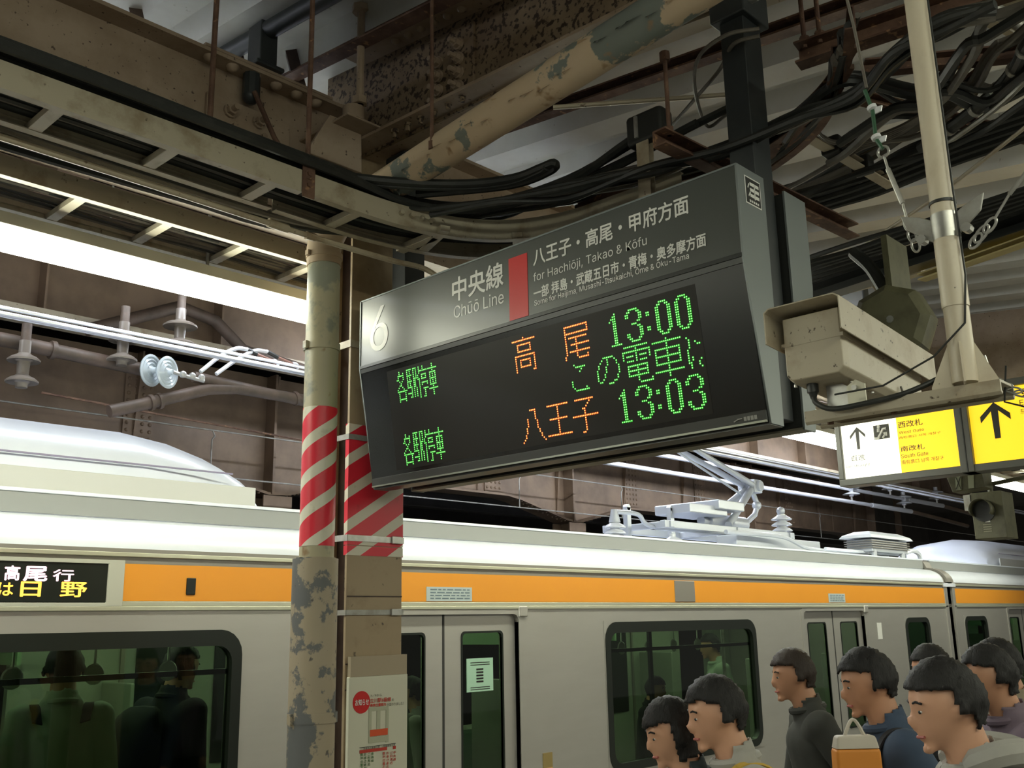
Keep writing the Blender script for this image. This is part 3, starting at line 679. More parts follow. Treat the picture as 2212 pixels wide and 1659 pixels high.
# maker marks
b = B(); b.bar(lp(1.640, .470, .005), lp(1.655, .464, .005), .003, .001, NN); b.bar(lp(1.652, .464, .005), lp(1.668, .464, .005), .003, .001, NN)
for k in range(4): b.slab([lp(1.672+k*.011, .460, .0035), lp(1.681+k*.011, .460, .0035), lp(1.681+k*.011, .472, .0035), lp(1.672+k*.011, .472, .0035)], NN*.0006)
b.build('maker_mark', mat('faint_print', (.30, .30, .28), .4), bd)
ya = YR-.0045
st = B().box(2.432, 2.520, ya-.001, ya, 1.175, 1.262).build('sticker', WHITE, bd)
B().box(2.436, 2.516, ya-.0016, ya-.001, 1.179, 1.258).build('sticker_field', INK, st)
b = B()
for k in range(3): b.box(2.458, 2.508, ya-.0022, ya-.0016, 1.236-k*.018, 1.246-k*.018)
for k in range(2): b.box(2.480+k*.002, 2.484+k*.002, ya-.0026, ya-.0022, 1.196, 1.246)
b.bar((2.445, ya-.002, 1.225), (2.452, ya-.002, 1.24), .002, .004); b.bar((2.448, ya-.002, 1.20), (2.458, ya-.002, 1.215), .002, .004)
for k in range(5): b.box(2.452+k*.011, 2.459+k*.011, ya-.0022, ya-.0016, 1.183, 1.190)
b.build('sticker_print', WHITE, st)
# rear board and hanger posts
rb = thing('rear_board', 'back-to-back grey board housing behind the departure board', 'sign', (2.74, 2.23, .53))
xz_slab([(2.675, 1.282), (2.80, 1.282), (2.80, 1.0), (2.735, .545), (2.675, .545)], YR+.004, YL-.004).build('housing', BDARK, rb, smooth=False)
for y0, y1 in ((YR-.004, YR+.004), (YL-.004, YL+.004)):
    xz_slab([(2.672, 1.288), (2.806, 1.288), (2.806, 1.0), (2.740, .535), (2.672, .535)], y0, y1).build('end_plate', BFRAME, rb, bevel=.0015)
B().box(2.672, 2.735, YR, YL, .537, .543).build('bottom_plate', mat('lip_grey2', (.17, .16, .12), .4), rb)
for y, lab in ((1.385, 'black square hanger post at the right end of the departure board'), (3.02, 'black square hanger post at the left end of the departure board')):
    t = thing('hanger_post', lab, 'post', (2.61, y+.04, 1.5))
    B().box(2.556, 2.664, y, y+.085, .56, dz(y)-.02).build('post', POSTM, t, bevel=.004)
    B().box(2.530, 2.690, y-.02, y+.105, 1.86, 1.97).build('clamp', POSTM, t, bevel=.006)
    b = B(); b.cyl((2.575, y-.02, 1.915), (2.575, y-.045, 1.915), .016, 12); b.cyl((2.575, y-.045, 1.915), (2.575, y-.06, 1.915), .008, 8); b.build('clamp_bolt', STEEL, t)

# ================================================================== TRAIN
def rrect(x0, x1, z0, z1, r, n=5):
    P = []
    for cx, cz, a0 in ((x1-r, z1-r, 0), (x0+r, z1-r, 90), (x0+r, z0+r, 180), (x1-r, z0+r, 270)):
        for k in range(n+1):
            a = math.radians(a0+90*k/n); P.append((cx+math.cos(a)*r, cz+math.sin(a)*r))
    return P
def ring_xz(outer, inner, y0, y1):
    b = B(); n = len(outer); vs = []
    for y in (y0, y1):
        vs += [(x, y, z) for x, z in outer]+[(x, y, z) for x, z in inner]
    fs = []
    for i in range(n):
        j = (i+1) % n
        fs += [(i, j, n+j, n+i), (2*n+i, 3*n+i, 3*n+j, 2*n+j), (i, 2*n+i, 2*n+j, j), (n+i, n+j, 3*n+j, 3*n+i)]
    b._add(vs, fs); return b
YT = 4.5
ROOFP = [(4.500, .372), (4.503, .395), (4.515, .425), (4.540, .458), (4.580, .490), (4.640, .515), (4.715, .528)]
def car(x0, x1, doors, wins, ends, label, ac):
    t = thing('train_car', label, 'train car', ((x0+x1)/2, 5.97, -2.9))
    zb, zt = -2.6, .092
    ops = sorted([(c-.62, c+.62, -1.82, .062, 'd') for c in doors]+[(a, b_, -.98, -.02, 'w') for a, b_ in wins]+[(a, b_, -.98, -.035, 'e') for a, b_ in ends])
    b = B(); x = x0
    for a, c, z0, z1, k in ops:
        b.box(x, a, YT, YT+.06, zb, zt); b.box(a, c, YT, YT+.06, z1, zt); b.box(a, c, YT, YT+.06, zb, z0); x = c
    b.box(x, x1, YT, YT+.06, zb, zt); b.box(x0, x1, YT, YT+.06, .13, .372)
    b.build('side_panel', TRAINS, t, smooth=False)
    B().box(x0, x1, YT-.012, YT+.02, .092, .112).build('lower_trim', TRAINL, t, bevel=.003)
    B().box(x0, x1, YT-.006, YT+.02, .112, .134).build('lower_trim', TRAINL, t, bevel=.003)
    B().box(x0, x1, YT-.002, YT+.02, .304, .334).build('grey_strip', TRAING, t)
    B().box(x0, x1, YT-.014, YT+.02, .334, .354).build('gutter_trim', TRAINL, t, bevel=.003)
    B().box(x0, x1, YT-.006, YT+.02, .354, .372).build('gutter_trim', TRAING, t)
    for a, c, z0, z1, k in ops:
        if k == 'd':
            m_ = (a+c)/2
            ring_xz(rrect(a-.045, c+.045, z0-.05, z1+.028, .04), rrect(a+.0, c-.0, z0, z1, .05), YT-.006, YT+.05).build('door_frame', TRAINS, t)
            for s in (-1, 1):
                xa, xb = (a+.004, m_-.006) if s < 0 else (m_+.006, c-.004)
                wx0, wx1 = (m_-.495, m_-.155) if s < 0 else (m_+.155, m_+.495)
                lf = ring_xz([(xa, z0), (xb, z0), (xb, z1), (xa, z1)], [(wx0, -1.0), (wx1, -1.0), (wx1, -.05), (wx0, -.05)], YT+.030, YT+.055).build('door', TRAINS, t, smooth=False)
                ring_xz(rrect(wx0-.012, wx1+.012, -1.012, -.038, .03), rrect(wx0, wx1, -1.0, -.05, .03), YT+.026, YT+.045).build('window_gasket', TBLACK, lf)
                B().box(wx0-.005, wx1+.005, YT+.040, YT+.044, -1.005, -.045).build('pane', GLASS, lf)
            B().box(m_-.008, m_+.008, YT+.028, YT+.05, z0, z1).build('door_seal', RUBBER, t)
            b = B(); b.box(c-.005, c+.075, YT-.02, YT+.0, z1-.02, z1+.05); b.build('door_corner_cap', TRAINS, t, bevel=.02)
        else:
            rr = .12 if k == 'w' else .10
            ring_xz(rrect(a-.03, c+.03, z0-.03, z1+.03, .002), rrect(a-.019, c+.019, z0-.019, z1+.019, rr), YT-.003, YT+.012).build('window_surround', TRAINS, t)
            ring_xz(rrect(a-.02, c+.02, z0-.02, z1+.02, rr), rrect(a+.035, c-.035, z0+.035, z1-.055 if k == 'w' else z1-.03, rr-.04), YT-.008, YT+.04).build('window_frame', TBLACK, t)
            B().box(a, c, YT+.02, YT+.026, z0, z1).build('window_pane', GLASS if k == 'w' else GLASSD, t)
            if k == 'w':
                m_ = a+(c-a)*.28
                B().box(m_-.018, m_+.018, YT+.03, YT+.05, z0, z1).build('window_bar', TBLACK, t)
                B().box(a, c, YT+.03, YT+.045, z1-.19, z1-.165).build('window_bar', TBLACK, t)
    # roof
    prof = ROOFP+[(4.735, .530), (4.745, .640), (4.80, .648), (5.4, .70), (5.97, .715), (6.54, .70), (7.14, .648), (7.195, .64), (7.205, .53)]+[(11.94-y, z) for y, z in ROOFP[::-1]]
    b = B(); n = len(prof); b._add([(x0, y, z) for y, z in prof]+[(x1, y, z) for y, z in prof], [(i, i+1, n+i+1, n+i) for i in range(n-1)])
    b.build('roof', ENAMEL, t, ang=28)
    b = B(); b.box(x0, x1, 4.728, 4.736, .535, .628); b.build('roof_side_panel', mat('roof_side_grey', (.30, .31, .30), .5), t)
    b = B(); b.box(x0, x1, 4.722, 4.740, .628, .645); b.build('roof_rail', ENAMEL, t, bevel=.003)
    for x in (x0, x1-.04):
        b = B(); b.slab([(x, y, z) for y, z in prof]+[(x, 7.44, -2.6), (x, 4.5, -2.6)], (.04, 0, 0)); b.build('end_wall', TRAINS, t, smooth=False)
    # interior
    b = B(); b.box(x0+.05, x1-.05, 4.56, 7.42, -1.86, -1.82); b.build('car_floor', mat('car_floor', (.12, .13, .11), .6), t)
    b = B(); b.box(x0+.05, x1-.05, 4.57, 7.42, .22, .24); b.build('car_ceiling', INTW, t)
    b = B(); b.box(x0+.05, x1-.05, 7.38, 7.44, -2.6, -.95); b.box(x0+.05, x1-.05, 7.38, 7.44, -.05, .372); x = x0+.05
    for a, c, z0, z1, k in ops:
        if k == 'd': continue
        b.box(x, a, 7.38, 7.44, -.95, -.05); x = c
    b.box(x, x1-.05, 7.38, 7.44, -.95, -.05)
    b.build('far_side_wall', INTW, t, smooth=False)
    for a, c, z0, z1, k in ops:
        if k == 'w':
            b = B(); b.box(a-.2, c+.2, 6.95, 7.36, -1.45, -1.38); b.box(a-.2, c+.2, 7.26, 7.36, -1.4, -.98); b.build('bench_seat', SEAT, t, bevel=.03)
            b = B(); b.box(a-.2, c+.2, 4.60, 5.0, -1.45, -1.38); b.box(a-.2, c+.2, 4.60, 4.70, -1.4, -1.02); b.build('bench_seat', SEAT, t, bevel=.03)
            for yy in (4.95, 7.0):
                b = B()
                for xx in (a-.22, c+.22): b.tube([(xx, yy, -1.8), (xx, yy, .2)], .016, 8)
                b.tube([(a-.22, yy, -.02), (c+.22, yy, -.02)], .014, 8); b.build('grab_rail', STEEL, t)
            bb = B()
            for i in range(6):
                xx = a+.1+i*(c-a-.2)/5; yy = 5.0
                bb.tube([(xx, yy, -.02), (xx, yy, -.15)], .007, 5); bb.lathe([(.045, -.006), (.052, 0), (.045, .006), (.036, 0)], (xx, yy, -.20), (0, 1, 0), 14)
            bb.build('hanging_straps', WHITE, t)['kind'] = 'stuff'
            for i in range(3):
                xx = a+.3+i*.6; B().box(xx, xx+.02, 5.6, 6.3, -.16, .18).build('hanging_advert', mat('advert_green', (.30, .45, .28), .5), t)
    for a, c, z0, z1, k in ops:
        if k == 'd':
            fd = ring_xz(rrect(a, c, -1.8, .05, .03), rrect(a+.03, c-.03, -1.77, .02, .03), 7.36, 7.38).build('far_door_frame', TRAING, t)
            for s in (-1, 1):
                m_ = (a+c)/2; B().box(m_+s*.325-.17, m_+s*.325+.17, 7.365, 7.38, -1.0, -.05).build('far_door_window', TBLACK, fd)
            for xx in (a-.12, c+.12):
                for yy0, yy1 in ((4.62, 5.05), (6.9, 7.36)): B().box(xx-.015, xx+.015, yy0, yy1, -1.5, -.35).build('seat_screen', INTW, t, bevel=.01)
    nl = int((x1-x0)/2.4)
    for i in range(nl):
        xx = x0+.4+i*2.4
        for yy in (5.35, 6.6): B().box(xx, xx+1.9, yy-.05, yy+.05, .18, .215).build('ceiling_lamp', LAMPT, t)
    if ac:
        a, c = ac
        b = B(); sec = [(5.10, .66), (5.10, .80), (5.14, .90), (5.26, 1.0), (5.5, 1.11), (5.97, 1.16), (6.44, 1.11), (6.68, 1.0), (6.8, .90), (6.84, .80), (6.84, .66)]
        L_ = [(a, .35, .0), (a+.05, .62, .1), (a+.2, .80, .3), (a+.45, .93, .7), (a+.75, 1, 1)]; R_ = [(a+c-x_, s_, q_) for x_, s_, q_ in L_[::-1]]
        vs = []; st_ = L_+R_
        for x_, s_, q_ in st_:
            for y, z in sec: vs.append((x_, 5.97+(y-5.97)*(.86+.14*q_), .66+(z-.66)*s_))
        n = len(sec); fs = [(i*n+k, i*n+k+1, (i+1)*n+k+1, (i+1)*n+k) for i in range(len(st_)-1) for k in range(n-1)]
        fs += [tuple(range(n))[::-1], tuple(range((len(st_)-1)*n, len(st_)*n))]
        b._add(vs, fs); u_ = b.build('air_conditioner', ENAMEL, t, ang=40)
        B().box(a+.1, c-.1, 5.085, 5.10, .66, .80).build('skirt', mat('ac_skirt', (.55, .55, .50), .5), u_, bevel=.004)
        B().box(a+.12, c-.25, 5.092, 5.104, .865, .873).build('seam', mat('seam_violet', (.25, .22, .32), .5), u_)
        for i in range(3): B().box(1.45+i*.0, 1.75, 5.080, 5.087, .725+i*.018, .733+i*.018).build('louvre', TRAING, u_)
    return t
c1 = car(-8.0, 11.93, [-5.7, -.78, 4.145, 9.13], [(-4.3, -2.2), (.62, 2.75), (5.66, 7.64)], [(10.72, 11.33)], 'silver train car with orange band, roof pantograph and big air conditioner, nearest', (-.6, 3.28))
c2 = car(12.13, 26, [14.55, 19.5, 24.3], [(16, 18.1), (21, 23)], [(12.42, 13.11)], 'second silver train car beyond the gap at the right edge', (15.6, 19.2))
b = B(); b.box(11.93, 12.13, 4.75, 7.2, -2.4, .30); b.build('gangway', mat('gangway_grey', (.20, .17, .15), .7), c1)
b = B(); b.box(11.86, 11.95, YT-.012, YT+.02, -2.6, .355); b.build('end_post', TRAINS, c1, bevel=.004)
b = B(); b.box(12.11, 12.18, YT-.012, YT+.02, -2.6, .355); b.build('end_post', TRAINS, c2, bevel=.004)
b = B(); b.box(11.84, 12.20, YT-.02, YT+.03, .318, .36); b.build('gap_cap', ENAMEL, c1, bevel=.004)
# dark bellows band arching over the roof gap
b = B(); b.sweep([(-.09, -.01), (.09, -.01), (.09, .02), (-.09, .02)], [(12.03, y-.01, z+.0) for y, z in ROOFP+[(4.75, .60), (4.85, .64), (5.4, .69), (5.97, .70), (6.54, .69)]], up=(0, -.6, 1)); b.build('roof_bellows', TRAING, c1)
# orange band and what sits on it
B().box(2.10, 11.86, YT-.004, YT+.004, .136, .303).build('orange_band', ORANGE, c1)
B().box(-7.9, 1.10, YT-.004, YT+.004, .136, .303).build('orange_band', ORANGE, c1)
B().box(12.2, 26, YT-.004, YT+.004, .136, .303).build('orange_band', ORANGE, c2)
for (a, c, z0, z1, m, n_) in ((2.452, 2.50, .165, .245, TBLACK, 'side_lamp_slot'), (6.51, 6.78, .140, .300, TRAING, 'vent_cover')):
    B().box(a, c, YT-.010, YT, z0, z1).build(n_, m, c1, bevel=.004)
for (a, c, car_) in ((3.98, 4.35, c1), (9.02, 9.36, c1)):
    s_ = B().box(a, c, YT-.007, YT, .140, .222).build('route_notice', mat('pale_blue_notice', (.50, .58, .58), .4), car_)
    bb = B()
    for i in range(4):
        x = a+.03
        while x < c-.04:
            l_ = RS.uniform(.02, .06); bb.box(x, min(x+l_, c-.02), YT-.0078, YT-.007, .152+i*.017, .159+i*.017); x += l_+.012
    bb.build('notice_print', mat('notice_grey_print', (.16, .22, .26), .5), s_)
# destination display
dd = B().box(1.12, 2.065, YT-.006, YT+.004, .125, .300).build('side_display', TBLACK, c1, bevel=.003)
ring_xz([(1.05, .112), (2.14, .112), (2.14, .318), (1.05, .318)], [(1.11, .128), (2.062, .128), (2.062, .300), (1.11, .300)], YT-.012, YT).build('display_frame', mat('frame_cream', (.52, .52, .44), .4), c1, bevel=.004)
YD = YT-.0072; SO = Vector((0, YD, 0)); SR = Vector((1, 0, 0)); SU = Vector((0, 0, 1))
def dtxt(s, l, b_, r, t, m, parent=dd, bold=.02, y=YD):
    x0 = at(*l, 'Y', y)[0]; x1 = at(*r, 'Y', y)[0]; z0 = at(*b_, 'Y', y)[2]; z1 = at(*t, 'Y', y)[2]
    return lettering(s, Vector((0, y, 0)), SR, SU, x0, x1, z0, z1, m, parent, bold=bold)
DO = emit('display_orange', (1., .50, .06), 1.7); DP = emit('display_pink', (1., .62, .72), 1.7)
dtxt('は', (-4, 1270), (15, 1287), (29, 1270), (15, 1258), DO); dtxt('日', (44, 1270), (60, 1289), (89, 1270), (60, 1256), DO); dtxt('野', (130, 1270), (160, 1290), (188, 1270), (160, 1257), DO)
dtxt('次', (-62, 1270), (-50, 1287), (-30, 1270), (-50, 1258), DO)
dtxt('高', (9, 1240), (25, 1254), (43, 1240), (25, 1221), DP, bold=.035); dtxt('尾', (50, 1240), (75, 1256), (103, 1240), (75, 1223), DP, bold=.035); dtxt('行', (114, 1240), (140, 1256), (160, 1240), (140, 1230), DP)
# notices on doors and pillars
b = B().box(4.34, 4.565, YT+.034, YT+.038, -.395, -.20).build('door_notice', mat('mint_paper', (.42, .66, .50), .5), c1)
bb = B()
for z in (-.225, -.238, -.37, -.382): bb.box(4.37, 4.535, YT+.033, YT+.034, z-.002, z+.002)
for i in range(5): bb.box(4.42, 4.48, YT+.033, YT+.034, -.27-i*.018, -.26-i*.018)
bb.build('notice_print', INK, b)
b = B().box(4.965, 5.055, YT-.003, YT, -.99, -.80).build('pillar_sticker', mat('sticker_brown', (.30, .22, .08), .5), c1)
B().box(4.965, 5.055, YT-.004, YT-.003, -.99, -.89).build('sticker_field', mat('sticker_orange', (.70, .40, .18), .5), b)
B().box(10.02, 10.12, YT-.003, YT, -.22, -.06).build('pillar_notice', WHITE, c1)

def insul(b, o, ax, r, n=2, pitch=.10, core=.032):
    P = [(core, 0), (core, .02)]
    for i in range(n):
        h = .03+i*pitch
        P += [(core*1.1, h), (r*.55, h+.008), (r, h+.002), (r*1.02, h+.012), (r*.8, h+.030), (core*1.3, h+.045), (core, h+.055)]
    P += [(core, .03+n*pitch), (.001, .035+n*pitch)]
    b.lathe(P, o, ax, 20); return b
# pantograph
pg = thing('pantograph', 'grey folded pantograph with porcelain insulators on the train roof', 'pantograph', (9.0, 5.9, .70))
b = B()
for y in (5.55, 6.25): b.bar((7.9, y, .90), (10.4, y, .90), .06, .07)
for x in (8.0, 9.2, 10.3): b.bar((x, 5.5, .90), (x, 6.3, .90), .06, .06)
b.build('base_frame', PANTO, pg, bevel=.006)
for x, y in ((8.05, 5.55), (8.05, 6.25), (10.25, 5.55), (10.25, 6.25), (9.2, 5.55)):
    b = insul(B(), (x, y, .70), (0, 0, 1), .10, 1, .08); b.build('insulator', CERAM, pg)
b = B(); b.tube([(9.35, 5.72, .98), (10.18, 5.88, 1.475)], .042, 12); b.tube([(9.35, 6.08, .98), (10.18, 5.92, 1.475)], .042, 12); b.build('lower_arm', PANTO, pg)
b = B(); b.tube([(10.18, 5.84, 1.475), (8.2, 5.80, 1.94)], [.036, .024], 12); b.tube([(10.18, 5.96, 1.475), (8.2, 6.0, 1.94)], [.036, .024], 12); b.build('upper_arm', PANTO, pg)
b = B(); b.tube([(10.0, 5.9, 1.36), (8.3, 5.9, 1.85)], .014, 8); b.build('guide_rod', PANTO, pg)
b = B(); b.cyl((10.18, 5.76, 1.475), (10.18, 6.04, 1.475), .06, 16); b.box(10.1, 10.26, 5.80, 6.0, 1.40, 1.55); b.build('knee_joint', PANTO, pg, bevel=.01)
b = B(); b.tube([(10.2, 5.9, 1.42), (10.30, 5.9, 1.28), (10.22, 5.9, 1.16), (9.95, 5.9, 1.02)], .032, 10); b.sph((10.28, 5.9, 1.27), .055); b.build('link_arm', PANTO, pg)
b = B(); b.cyl((9.2, 5.9, 1.03), (9.95, 5.9, 1.03), .085, 20); b.cyl((9.1, 5.9, 1.03), (9.2, 5.9, 1.03), .05, 14); b.build('spring_cylinder', PANTO, pg)
b = B(); b.box(8.55, 9.25, 5.66, 6.1, 1.06, 1.16); b.box(9.0, 9.5, 5.6, 6.2, 1.12, 1.22); b.build('mechanism_box', PANTO, pg, bevel=.012)
b = B(); b.tube(spline([(7.45, 5.75, 1.0), (7.75, 5.72, .99), (8.0, 5.7, .88), (9.2, 5.5, .86), (10.0, 5.5, .78)], 5), .022, 8); b.build('busbar', PANTO, pg)
for x, z in ((7.82, 1.08), (8.55, 1.12)):
    b = B(); b.box(x-.03, x+.03, 5.88, 5.93, .78, z); b.cyl((x, 5.88, z), (x, 5.93, z), .03, 14); b.build('stop_bracket', PANTO, pg)
b = B(); b.tube([(8.1, 5.0, 1.93), (8.1, 6.8, 1.93)], .02, 8); b.tube([(8.25, 5.0, 1.93), (8.25, 6.8, 1.93)], .02, 8); b.build('contact_strips', PANTO, pg)
t = thing('roof_insulator', 'low white post insulator at the left end of the pantograph', 'insulator', (7.42, 5.75, .70))
b = B(); b.box(7.3, 7.56, 5.65, 5.85, .70, .76); b.build('foot', PANTO, t, bevel=.005); insul(B(), (7.42, 5.75, .76), (0, 0, 1), .10, 2, .055, .04).build('sheds', CERAM, t)
B().cyl((7.42, 5.75, .90), (7.42, 5.75, 1.02), .055, 16, .03).build('cap', PANTO, t)
t = thing('roof_insulator', 'tall ribbed white insulator on a cone at the right end of the pantograph', 'insulator', (10.55, 5.75, .70))
B().lathe([(.22, 0), (.20, .06), (.12, .16), (.07, .20)], (10.55, 5.75, .70), (0, 0, 1), 20).build('cone', PANTO, t)
insul(B(), (10.55, 5.75, .88), (0, 0, 1), .115, 4, .065, .05).build('sheds', CERAM, t); B().sph((10.55, 5.75, 1.21), .05).build('cap', PANTO, t)
t = thing('roof_ducts', 'white cable ducts and trunking lying on the train roof', 'duct', (10.6, 5.0, .66))
B().box(8.5, 10.2, 5.12, 5.35, .67, .80).build('duct_box', PANTO, t, bevel=.01)
B().tube(spline([(8.2, 5.05, .80), (9.2, 5.03, .80), (9.7, 5.0, .70), (10.6, 5.0, .69), (11.6, 5.0, .69)], 5), .022, 8).build('conduit', PANTO, t)
B().tube([(9.9, 4.92, .70), (11.7, 4.92, .70)], .018, 8).build('conduit', ENAMEL, t)
t = thing('roof_box', 'white finned box with domed lid on the train roof near the gap', 'box', (11.3, 4.95, .65))
B().box(10.78, 11.72, 4.80, 5.10, .70, .84).build('case', PANTO, t, bevel=.01)
b = B()
for i in range(4): b.box(10.75, 11.75, 4.785, 5.115, .74+i*.025, .748+i*.025)
b.build('fins', TRAING, t)
b = B(); b._add([(10.68, 4.76, .85), (11.82, 4.76, .85), (11.82, 5.14, .85), (10.68, 5.14, .85), (10.72, 4.78, .885), (11.78, 4.78, .885), (11.78, 5.12, .885), (10.72, 5.12, .885), (10.86, 4.86, .93), (11.64, 4.86, .93), (11.64, 5.04, .93), (10.86, 5.04, .93)],
    [(3, 2, 1, 0), (0, 1, 5, 4), (1, 2, 6, 5), (2, 3, 7, 6), (3, 0, 4, 7), (4, 5, 9, 8), (5, 6, 10, 9), (6, 7, 11, 10), (7, 4, 8, 11), (8, 9, 10, 11)]); b.build('lid', ENAMEL, t, bevel=.006, smooth=False)
for x in (10.85, 11.6): B().cyl((x, 4.82, .62), (x, 4.82, .72), .03, 10).build('foot', PANTO, t)
B().tube(spline([(11.72, 4.95, .80), (11.85, 4.95, .84), (11.95, 4.95, .80), (11.97, 4.95, .66)], 5), .025, 8).build('hose', ENAMEL, t)
B().tube(spline([(11.70, 4.85, .70), (11.95, 4.85, .75), (12.15, 4.85, .72), (12.2, 4.85, .60)], 5), .028, 8).build('hose', ENAMEL, t)

# ================================================================== TRACK HALL STEEL, CATENARY
fg = thing('far_girder', 'brown haunched plate girder on posts beyond the train', 'girder', (6, 9.5, 1.7))
YG = 9.5
def zb_(x):
    P = 5.05; d = abs(((x-1.05-P*100) % P)-0); d = min(d, P-d)
    return 1.70-.0 if d > 1.3 else 1.70-.30*(1-d/1.3)**1.0
xs = [-6+i*.25 for i in range(110)]
b = B()
lo = [(x, YG, zb_(x)) for x in xs]; hi = [(x, YG, 2.75) for x in xs]; n = len(xs)
b._add(lo+hi, [(i, i+1, n+i+1, n+i) for i in range(n-1)]); b.build('web', FARB, fg, smooth=False)
b = B(); b.sweep([(-.16, 0), (.16, 0), (.16, .03), (-.16, .03)], [(x, YG-.0, zb_(x)-.015) for x in xs]); b.build('bottom_flange', FARB, fg, ang=60)
for k in range(5):
    x = 1.05+5.05*k
    pz = thing('girder_post', ['brown post at the left under the far girder', 'brown post under the far girder just left of the drainpipe', 'brown post with two round holes below the board', 'brown post under the far girder behind the pantograph', 'farthest brown post under the far girder'][k], 'post', (x, YG, -2.9))
    b = B(); b.box(x-.18, x+.18, YG-.19, YG-.17, -2.95, 1.40); b.box(x-.18, x+.18, YG+.12, YG+.14, -2.95, 1.40); b.box(x-.01, x+.01, YG-.17, YG+.12, -2.95, 1.40); b.build('shaft', FARB, pz)
    b = B(); b.box(x-.07, x-.04, YG-.18, YG-.001, 1.42, 2.75); b.build('stiffener', FARB, fg)
    for s in (-1, 1):
        B().cyl((x+s*.09, YG-.20, .98), (x+s*.09, YG-.188, .98), .035, 14).build('hole_rim', mat('hole_dark', (.05, .03, .02), .8), pz)
    for s in (-1, 1):   # splice with rivets each side
        xx = x+s*1.55; B().box(xx-.16, xx+.16, YG-.02, YG-.001, 1.74, 2.6).build('splice_plate', FARB, fg)
        if k in (1, 2, 3):
            bb = B()
            for i in range(4):
                for j in range(11): rivet(bb, (xx-.12+i*.08, YG-.02, 1.80+j*.075), (0, -1, 0), .020)
            bb.build('rivets', FARB, fg)['kind'] = 'stuff'
        bb = B()
        for j in range(12):
            for q in (0, 1): xq = x+s*(.2+j*.10); rivet(bb, (xq, YG-.05-.07*q, zb_(xq)-.016), (0, 0, -1), .018)
        if k in (1, 2, 3): bb.build('rivets', FARB, fg)['kind'] = 'stuff'
for i in range(16):
    x = -4+i*1.6+.5
    b = B(); b.slab([(x, YG-.01, zb_(x)), (x, YG-.13, 2.75), (x, YG-.01, 2.75)], (.02, 0, 0)); b.build('stiffener', FARB, fg)
ng = thing('track_girder', 'deep brown girder above the tracks with pale lit lower flange', 'girder', (6, 8.2, 2.5))
b = B(); b.box(-6, 24, 8.2, 8.22, 2.55, 3.85); b.build('web', FARB, ng, smooth=False)
b = B(); b.box(-6, 24, 8.02, 8.40, 2.50, 2.55); b.build('bottom_flange', CREAM, ng)  # cream on a brown girder: lamplight on the flange put into its colour
for i in range(18): B().box(-5+i*1.6, -4.98+i*1.6, 8.05, 8.2, 2.55, 3.85).build('stiffener', FARB, ng)
for i in range(9):
    x = -3+i*2.8
    o = B().prof(ibeam(.22, .34, .02), (x, 4.8, 3.3), (x, 15, 3.3)).build('cross_beam', FARB, smooth=False)
    tag(o, 'brown cross beam overhead above the tracks', 'beam', 'brown cross beams over the tracks')
for i, (y, z) in enumerate(((11.5, 1.9), (13.2, 1.6))):
    o = B().prof(ibeam(.2, .3, .02), (-6, y, z), (30, y, z)).build('far_beam', VOID, smooth=False)  # near-black colour gives the far beams their dimness
    tag(o, ['dim beam behind the haunched girder', 'dimmest beam at the back of the track hall'][i], 'beam')
# catenary of the near track
G5 = 'contact and messenger wires over the near track'
for i, (y, z) in enumerate(((5.86, 1.785), (5.94, 1.795), (5.90, 1.83))):
    o = B().tube([(-6, y, z), (30, y, z)], .011, 6).build('contact_wire', WIREM); tag(o, 'bright contact wire running over the train roof', 'wire', G5)
t = thing('catenary_wire', 'thin far wire with droppers crossing right of the pantograph', 'wire', (8, 9.0, 1.5))
B().tube([(-6, 9, 1.97), (30, 9, 1.93)], .008, 6).build('messenger', GALV, t); B().tube([(-6, 9, 1.50), (30, 9, 1.47)], .008, 6).build('contact', GALV, t)
for x in (5.1, 9.6, 11.8, 13.9, 18): B().tube([(x, 9, 1.96), (x+.03, 9, 1.90), (x, 9, 1.86), (x, 9, 1.49)], .008, 6).build('dropper', GALV, t)
for y, z, lab, x1_ in ((8.0, 2.02, 'lower bright feeder bar ending in insulators at right', 19.9), (8.0, 2.25, 'upper bright feeder bar ending in insulators at right', 21.6)):
    t = thing('feeder_bar', lab, 'bar', (12, y, z))
    B().cyl((6.5, y, z), (x1_-1.8, y, z), .034, 10).build('bar', WIREM, t); B().cyl((x1_-1.8, y, z), (x1_, y, z), .045, 10).build('sleeve', CERAM, t)
    B().cyl((x1_, y, z), (x1_+3, y, z-.12), .04, 10).build('arm', FARB, t)
    for dx in (-2.6, -.3):
        B().tube([(x1_+dx, y, z), (x1_+dx, y, z+.12)], .02, 6).build('stem', GALV, t)
        insul(B(), (x1_+dx, y, z+.10), (0, 0, 1), .15, 2, .12, .04).build('insulator', CERAM, t)
# insulators and arms at left
def hang_ins(x, y, z, r, lab, m=CERAMD, n=2):
    t = thing('insulator', lab, 'insulator', (x, y, z))
    insul(B(), (x, y, z), (0, 0, 1), r, n, .135, .035).build('sheds', m, t)
    B().cyl((x, y, z+.135*n), (x, y, z+.135*n+.14), .03, 12).build('pin', ARMM, t)
hang_ins(3.28, 6.3, 1.90, .115, 'big two-shed insulator hanging in mid left, above the glass discs')
hang_ins(2.88, 6.3, 1.72, .095, 'two-shed insulator left of the glass discs')
hang_ins(2.26, 6.3, 1.47, .095, 'dark two-shed insulator nearest the left edge')
t = thing('disc_insulator', 'pair of pale ribbed glass disc insulators above the air conditioner', 'insulator', (3.15, 6.3, 1.73))
axd = Vector((.42, -.90, -.05)).normalized(); c0 = Vector((3.10, 6.33, 1.73))
GD = mat('pale_glass', (.52, .58, .60), .12)
